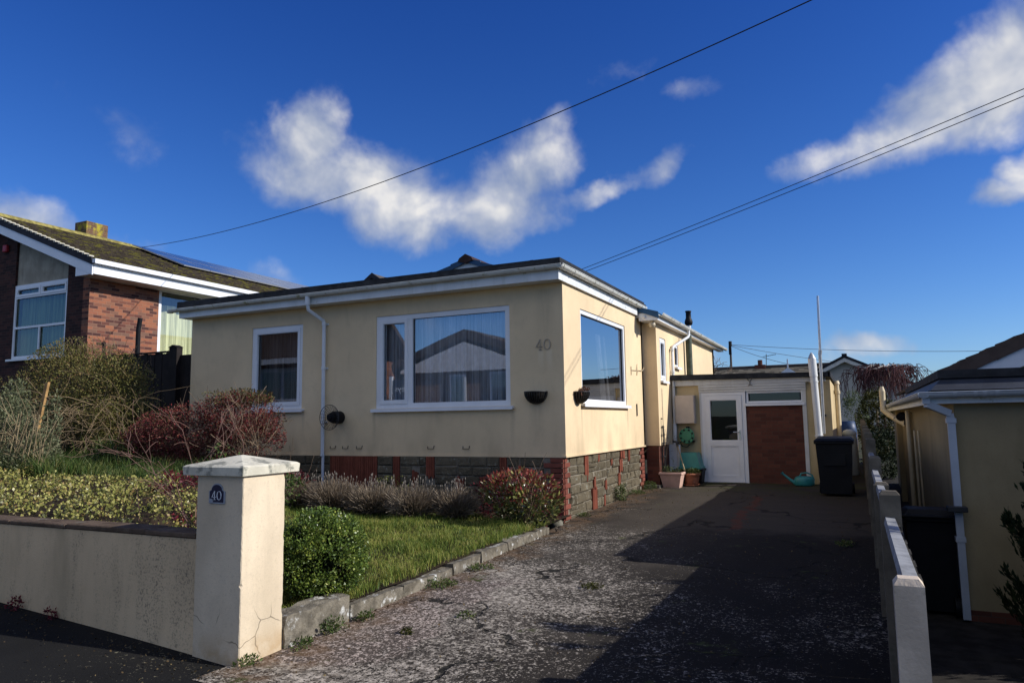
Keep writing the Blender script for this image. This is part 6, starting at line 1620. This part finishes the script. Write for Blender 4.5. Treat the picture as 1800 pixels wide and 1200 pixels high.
# --- conifers on the right
def conifer(label, x, y, z, h, r, n, spikes, mt=L_CON, name='conifer', group=None, s=.10):
    t = thing(name, label, 'tree', (x, y, z), group)
    mb = MB(); mb.tube([(x, y, z), (x, y, z + h * .5), (x, y, z + h * .9)], [.06, .04, .01], 8); mb.build('trunk', BARK, t)
    PP = []; DD = []
    r_ = random.Random(int(x * 100 + y * 10))
    for k in range(spikes):
        a = r_.uniform(0, 2 * pi); f = r_.random(); bz = z + h * f * .72
        rad = r * (1 - .55 * f) * r_.uniform(.65, 1.0); L = h * r_.uniform(.16, .30)
        p0 = np.array([x + .25 * rad * cos(a), y + .25 * rad * sin(a), bz]); p1 = np.array([x + rad * cos(a), y + rad * sin(a), bz + L])
        m = n // spikes; tt = rng.random(m) ** .8
        w = (.42 * (1 - tt) + .08) * r * .42
        P = p0 + (p1 - p0) * tt[:, None] + rng.normal(size=(m, 3)) * w[:, None] * .55
        PP.append(P); dd = (p1 - p0) / np.linalg.norm(p1 - p0); DD.append(np.tile(dd, (m, 1)))
    P = np.concatenate(PP); D = np.concatenate(DD)
    V, F = leaf_quads(P, s, aspect=.3, jit=.4, dirs=D + [0, 0, .3]); npmesh('foliage', V, F, mt, t)
    return t
conifer('dark conifer with upright sprays at the right edge in front of the neighbour wall', 5.42, -2.75, -.62, 2.45, .52, 9000, 40, s=.06)
for k, (x, y, h, r) in enumerate([(6.9, -2.3, 3.3, .9), (6.9, -3.7, 3.35, .9), (7.0, -5.0, 3.4, .95), (7.1, -6.3, 3.3, .9)]):
    conifer(['tall conifer beside the right hand house, just out of the picture', 'second tall conifer towards the street', 'third tall conifer towards the street', 'tall conifer nearest the street on the right'][k], x, y, -.62, h, r, 7000, 60, group='conifers along the neighbour front garden', s=.13)
def topiary(label, x, y, z, h, r):
    t = thing('clipped_conifer', label, 'tree', (x, y, z))
    mb = MB(); mb.tube([(x, y, z), (x, y, z + h * .8)], [.07, .03], 8); mb.build('trunk', BARK, t)
    P, D = ellip(6000, (x, y, z + h * .5), (r, r, h * .5), 160, .85, .07); V, F = leaf_quads(P, .085, aspect=.4, jit=.6, dirs=D + [0, 0, .3]); npmesh('foliage', V, F, L_TOP, t)
topiary('taller clipped dark conifer between the fence and the right hand house', 4.62, 17.5, .2, 2.15, .60)
topiary('lower rounded clipped conifer in front of the taller one', 4.78, 15.5, .2, 1.72, .52)
t = thing('hedge_shrub', 'dark solid hedge under the clipped conifers at the end of the passage', 'hedge', (4.5, 13, -.2)); P, D = ellip(4500, (4.55, 13.6, .35), (.5, .9, .75), 90, .8, .09); V, F = leaf_quads(P, .08, aspect=.45, jit=.6, dirs=D); npmesh('foliage', V, F, L_CON, t)
t = thing('green_shrub', 'pale green shrub behind the garage at the end of the passage', 'shrub', (3.95, 19, .3)); P, D = ellip(1800, (3.95, 19, 1.75), (.42, .4, .62), 40, .5, .15); V, F = leaf_quads(P, .07, aspect=.4, jit=.7, dirs=D); npmesh('foliage', V, F, L_FAR, t)
mb = MB(); mb.tube([(3.95, 19, .3), (3.95, 19, 1.6)], .03, 6); mb.build('stem', BARK, t)
mb = MB(); mb.lathe([(.2, 0), (.24, .3), (.24, .8), (.2, 1.05), (0, 1.06)], (3.72, 14, .3), 16); o = mb.build('barrel', simple('blue_barrel', (.02, .05, .12), .5, .4), None, (3.72, 14, .3)); tag(o, 'dark blue barrel at the far end beside the fence', 'barrel')
# --- weeping bare tree
t = thing('weeping_tree', 'bare weeping tree with pale gnarled branches and drooping maroon twigs', 'tree', (5.2, 22, .4))
mb = MB(); mb.tube([(5.25, 22, .4), (5.2, 22, 1.6), (5.28, 22, 2.6), (5.2, 22, 3.1)], [.12, .10, .09, .07], 8); mb.build('trunk', BARK_GREY, t)
mb = MB(); br_ = MB()
for k in range(44):
    a = rnd.uniform(0, 2 * pi); L = rnd.uniform(.55, 1.5)
    pts = [Vector((5.2, 22, 3.0))]; 
    for i in range(1, 6):
        f = i / 5; pts.append(Vector((5.2 + cos(a + rnd.uniform(-.3, .3)) * L * f, 22 + sin(a) * L * f, 3.0 + .42 * sin(f * 2.4) + rnd.uniform(-.10, .10))))
    if k < 22: br_.tube(pts, [.05, .042, .035, .03, .022, .015], 5, 0, cap=False)
    for q in range(10):
        i = rnd.randint(2, 5); s = pts[i]; x, y, z = s
        ox, oy = cos(a) * rnd.uniform(.0, .45), sin(a) * rnd.uniform(.0, .45)
        d = rnd.uniform(.25, 1.25)
        mb.tube([(x, y, z), (x + ox * .7 + rnd.uniform(-.15, .15), y + oy * .6, z + .05), (x + ox + rnd.uniform(-.2, .2), y + oy, z - d * .5), (x + ox * 1.1 + rnd.uniform(-.2, .2), y + oy, z - d)], [.014, .013, .011, .008], 3, 0, cap=False)
br_.build('branches', BARK_GREY, t, fixn=False)
mb.build('twigs', simple('maroon_twig', (.095, .045, .045), .9, .1, .3, 5, isl=.5), t, fixn=False)
t = thing('bare_tree', 'leafless tree top behind the end of the bungalow roof', 'tree', (-4.6, 38, 1))
mb = MB(); twig(mb, (-4.7, 38, .8), (0, 0, 1), 4.4, .09, 0, .5, 5, .1)
for k in range(16): twig(mb, (-4.7, 38, 3.2 + k * .1), (rnd.uniform(-.6, 1), rnd.uniform(-1, 1), .9), rnd.uniform(.7, 1.5), .03, 2, .6, 4, .25, kids=3, minr=.012)
mb.build('branches', BARK, t, fixn=False)

# loose bits of debris on the ground near the edging
n = 1300; x = np.concatenate([rng.uniform(.13, 3.9, n // 2), .13 + np.abs(rng.normal(0, .18, n // 2))]); y = rng.uniform(-6.4, 5.4, len(x)); x = np.concatenate([x, rng.uniform(-3.2, .3, 260)]); y = np.concatenate([y, -6.48 - np.abs(rng.normal(0, .28, 260))])
P = np.stack([x, y, [(drive_z(a, b) if a > 0 else pave_z(a)) + .014 for a, b in zip(x, y)]], 1); V, F = leaf_quads(P, .022, aspect=.6, jit=.5, dirs=np.tile([1.0, 0, .1], (len(P), 1)) * np.sign(rng.normal(size=(len(P), 1))))
o = npmesh('leaf_litter', V, F, leafmat('litter_leaf', [(0, (.04, .028, .015)), (.6, (.12, .08, .04)), (1, (.25, .19, .09))], .8, .1, .1), origin=(1, -3, 0)); tag(o, 'scattered dead leaf litter on the drive', 'leaf litter', kind='stuff')

# ================================================================== SKY, SUN, CAMERA
S = Vector((1.70, .40, 1.0)).normalized()
elev = math.asin(S.z); azim = math.atan2(S.x, S.y)           # azimuth from +Y towards +X
sun = bpy.data.lights.new('sun', 'SUN'); sun.energy = 5.0; sun.angle = radians(.53); sun.color = (1.0, .965, .91)
so = bpy.data.objects.new('sun', sun); COL.objects.link(so); so.location = (20, 5, 20); so.rotation_euler = S.to_track_quat('Z', 'Y').to_euler()

w = bpy.data.worlds.new('World'); SC.world = w; w.use_nodes = True
t = NT(w.node_tree); t.n.clear()
out = t.node('ShaderNodeOutputWorld'); bg = t.node('ShaderNodeBackground'); t.l.new(bg.outputs[0], out.inputs[0])
sky = t.node('ShaderNodeTexSky', sky_type='NISHITA'); sky.sun_disc = False; sky.sun_elevation = elev; sky.sun_rotation = azim
sky.altitude = 60; sky.air_density = 1.0; sky.dust_density = .25; sky.ozone_density = 2.2
hs = t.node('ShaderNodeHueSaturation'); hs.inputs['Saturation'].default_value = 1.28; hs.inputs['Value'].default_value = 1.0
t.l.new(sky.outputs[0], hs.inputs['Color'])
d = t.node('ShaderNodeTexCoord').outputs['Generated']
x, y, z = t.sep(d)
DEG = 180 / pi
az = t.math('MULTIPLY', t.math('ARCTAN2', x, y), DEG); el = t.math('MULTIPLY', t.math('ARCSINE', z), DEG)
skyc = t.mix(t.step(el, 2, 40), (.64, .85, 1.30), (.36, .56, 1.16))
skyc = t.mix(1.0, hs.outputs[0], skyc, 'MULTIPLY')
# cloud banks: (azimuth, elevation, half width, half height, tilt, weight)
CL = [(-41.8, 21.6, 2.9, 3.0, .1, 1.05), (-40.6, 19.0, 5.6, 2.5, -.1, 1.0), (-36.4, 18.6, 5.0, 2.4, -.15, 1.05), (-33.2, 16.6, 4.6, 3.0, 0, 1.05), (-24.6, 19.3, 4.4, 2.9, .25, 1.12), (-26.6, 16.8, 5.2, 2.1, .1, 1.05), (-29.8, 16.5, 4.0, 1.9, 0, .95), (-22.8, 22.4, 2.3, 1.4, .4, .8),
      (-14.0, 19.3, 2.4, 1.4, .2, .85), (-17.2, 17.8, 3.0, .9, .25, .72), (7.4, 20.6, 6.8, 2.7, .25, 1.2), (11.6, 22.2, 5.6, 3.8, .3, 1.35), (9.5, 19.4, 4.6, 1.9, .1, 1.05), (3.4, 19.2, 5.0, 2.0, .12, 1.05), (-.8, 18.9, 3.8, 1.3, .2, .72), (10.2, 14.2, 2.0, .7, .25, .75), (12.3, 15.4, 1.8, 1.3, .3, .85),
      (-60.5, 13.8, 4.8, 1.6, -.05, 1.0), (-55.6, 13.0, 4.2, .9, -.05, .68), (-56.8, 21, 3.4, 1.7, -.2, .34), (1.3, 5.5, 3.4, .8, 0, .9), (-43.3, 11.0, 1.7, 1.1, -.3, .40), (-16.4, 26.5, 2.3, .8, .35, .38), (-10.4, 24.6, 1.6, .7, 0, .26), (-1.0, 4.6, 2.2, .7, 0, .4), (-9.5, 5.0, 1.8, .9, 0, .45),
      (60, 22, 12, 5, 0, 1), (100, 15, 14, 4, 0, 1), (35, 14, 6, 2, 0, .8)]
def field(dv, name=None):
    """cloud density along a direction: soft banks broken up by turbulence"""
    X, Y, Z = t.sep(dv)
    a_ = t.math('MULTIPLY', t.math('ARCTAN2', X, Y), DEG); e_ = t.math('MULTIPLY', t.math('ARCSINE', Z), DEG)
    wn = t.node('ShaderNodeTexNoise'); wn.inputs['Scale'].default_value = 7; wn.inputs['Detail'].default_value = 5; wn.inputs['Roughness'].default_value = .6; t.l.new(dv, wn.inputs['Vector'])
    r_, g_, b_ = t.sep(wn.outputs['Color'])
    a_ = t.math('ADD', a_, t.math('MULTIPLY', t.math('SUBTRACT', r_, .5), 8.0)); e_ = t.math('ADD', e_, t.math('MULTIPLY', t.math('SUBTRACT', g_, .5), 5.0))
    mk = None
    for (a, e, ra, re, tl, wt) in CL:
        u = t.math('SUBTRACT', a_, a); v = t.math('SUBTRACT', t.math('SUBTRACT', e_, e), t.math('MULTIPLY', u, tl))
        q = t.math('ADD', t.math('POWER', t.math('DIVIDE', u, ra), 2.0), t.math('POWER', t.math('DIVIDE', v, re), 2.0))
        m_ = t.math('MULTIPLY', t.math('SUBTRACT', 1.0, t.math('MULTIPLY', q, .55)), wt)
        mk = m_ if mk is None else t.math('SMOOTH_MAX', mk, m_, .15)
    bk = t.math('MULTIPLY', t.math('MULTIPLY', t.step(Y, .05, -.35), t.step(e_, 15, 25)), .95)
    mk = t.math('MAXIMUM', mk, t.math('SUBTRACT', bk, t.math('SUBTRACT', 1.0, t.step(Y, .25, -.05))))
    n1 = t.noise(dv, 9.5, 10, .60, .2); n2 = t.noise(dv, 4.5, 3, .5)
    return t.math('ADD', mk, t.math('ADD', t.math('MULTIPLY', t.math('SUBTRACT', n1, .5), 1.9), t.math('MULTIPLY', t.math('SUBTRACT', n2, .5), .5))), n1, n2
den, n1, n3 = field(d)
sunv = t.node('ShaderNodeVectorMath', operation='ADD'); t.l.new(d, sunv.inputs[0]); sunv.inputs[1].default_value = (.026, .004, .034)
den2 = t.noise(sunv.outputs[0], 9.5, 4, .5, .2)
cov = t.step(den, .0, 1.3)
relief = t.math('MULTIPLY', t.math('SUBTRACT', t.noise(d, 9.5, 4, .5, .2), den2), 2.6)
br = t.math('ADD', t.math('ADD', t.math('MULTIPLY', t.step(den, .5, 1.7), .30), .36), t.math('ADD', relief, t.math('MULTIPLY', t.math('SUBTRACT', n3, .5), .7)), clamp=True)
cc = t.ramp(br, [(0, (3.3, 3.9, 5.2)), (.45, (4.9, 5.3, 6.2)), (.8, (7.3, 7.35, 7.5)), (1, (9.2, 8.95, 8.5))])
fin = t.mix(t.math('MULTIPLY', cov, .92), skyc, cc)
t.l.new(fin, bg.inputs[0]); bg.inputs[1].default_value = .1

cam = bpy.data.cameras.new('camera'); co = bpy.data.objects.new('camera', cam); COL.objects.link(co); SC.camera = co
cam.sensor_fit = 'HORIZONTAL'; cam.sensor_width = 36; cam.lens = 25.3228; cam.clip_start = .05; cam.clip_end = 6000
yaw, pit, rol = .44165, .11117, -.01448
f = Vector((-sin(yaw) * cos(pit), cos(yaw) * cos(pit), sin(pit))); rt = Vector((cos(yaw), sin(yaw), 0)); upv = rt.cross(f)
r2 = rt * cos(rol) + upv * sin(rol); u2 = -rt * sin(rol) + upv * cos(rol)
M = Matrix((r2, u2, -f)).transposed().to_4x4(); M.translation = Vector((3.956, -10.199, 1.476)); co.matrix_world = M
SC.view_settings.view_transform = 'Standard'; SC.view_settings.look = 'None'; SC.view_settings.exposure = 0; SC.view_settings.gamma = 1
SC.render.engine = 'CYCLES'
SC.cycles.use_denoising = True
SC.cycles.max_bounces = 8; SC.cycles.transparent_max_bounces = 12
SC.cycles.sample_clamp_indirect = 8
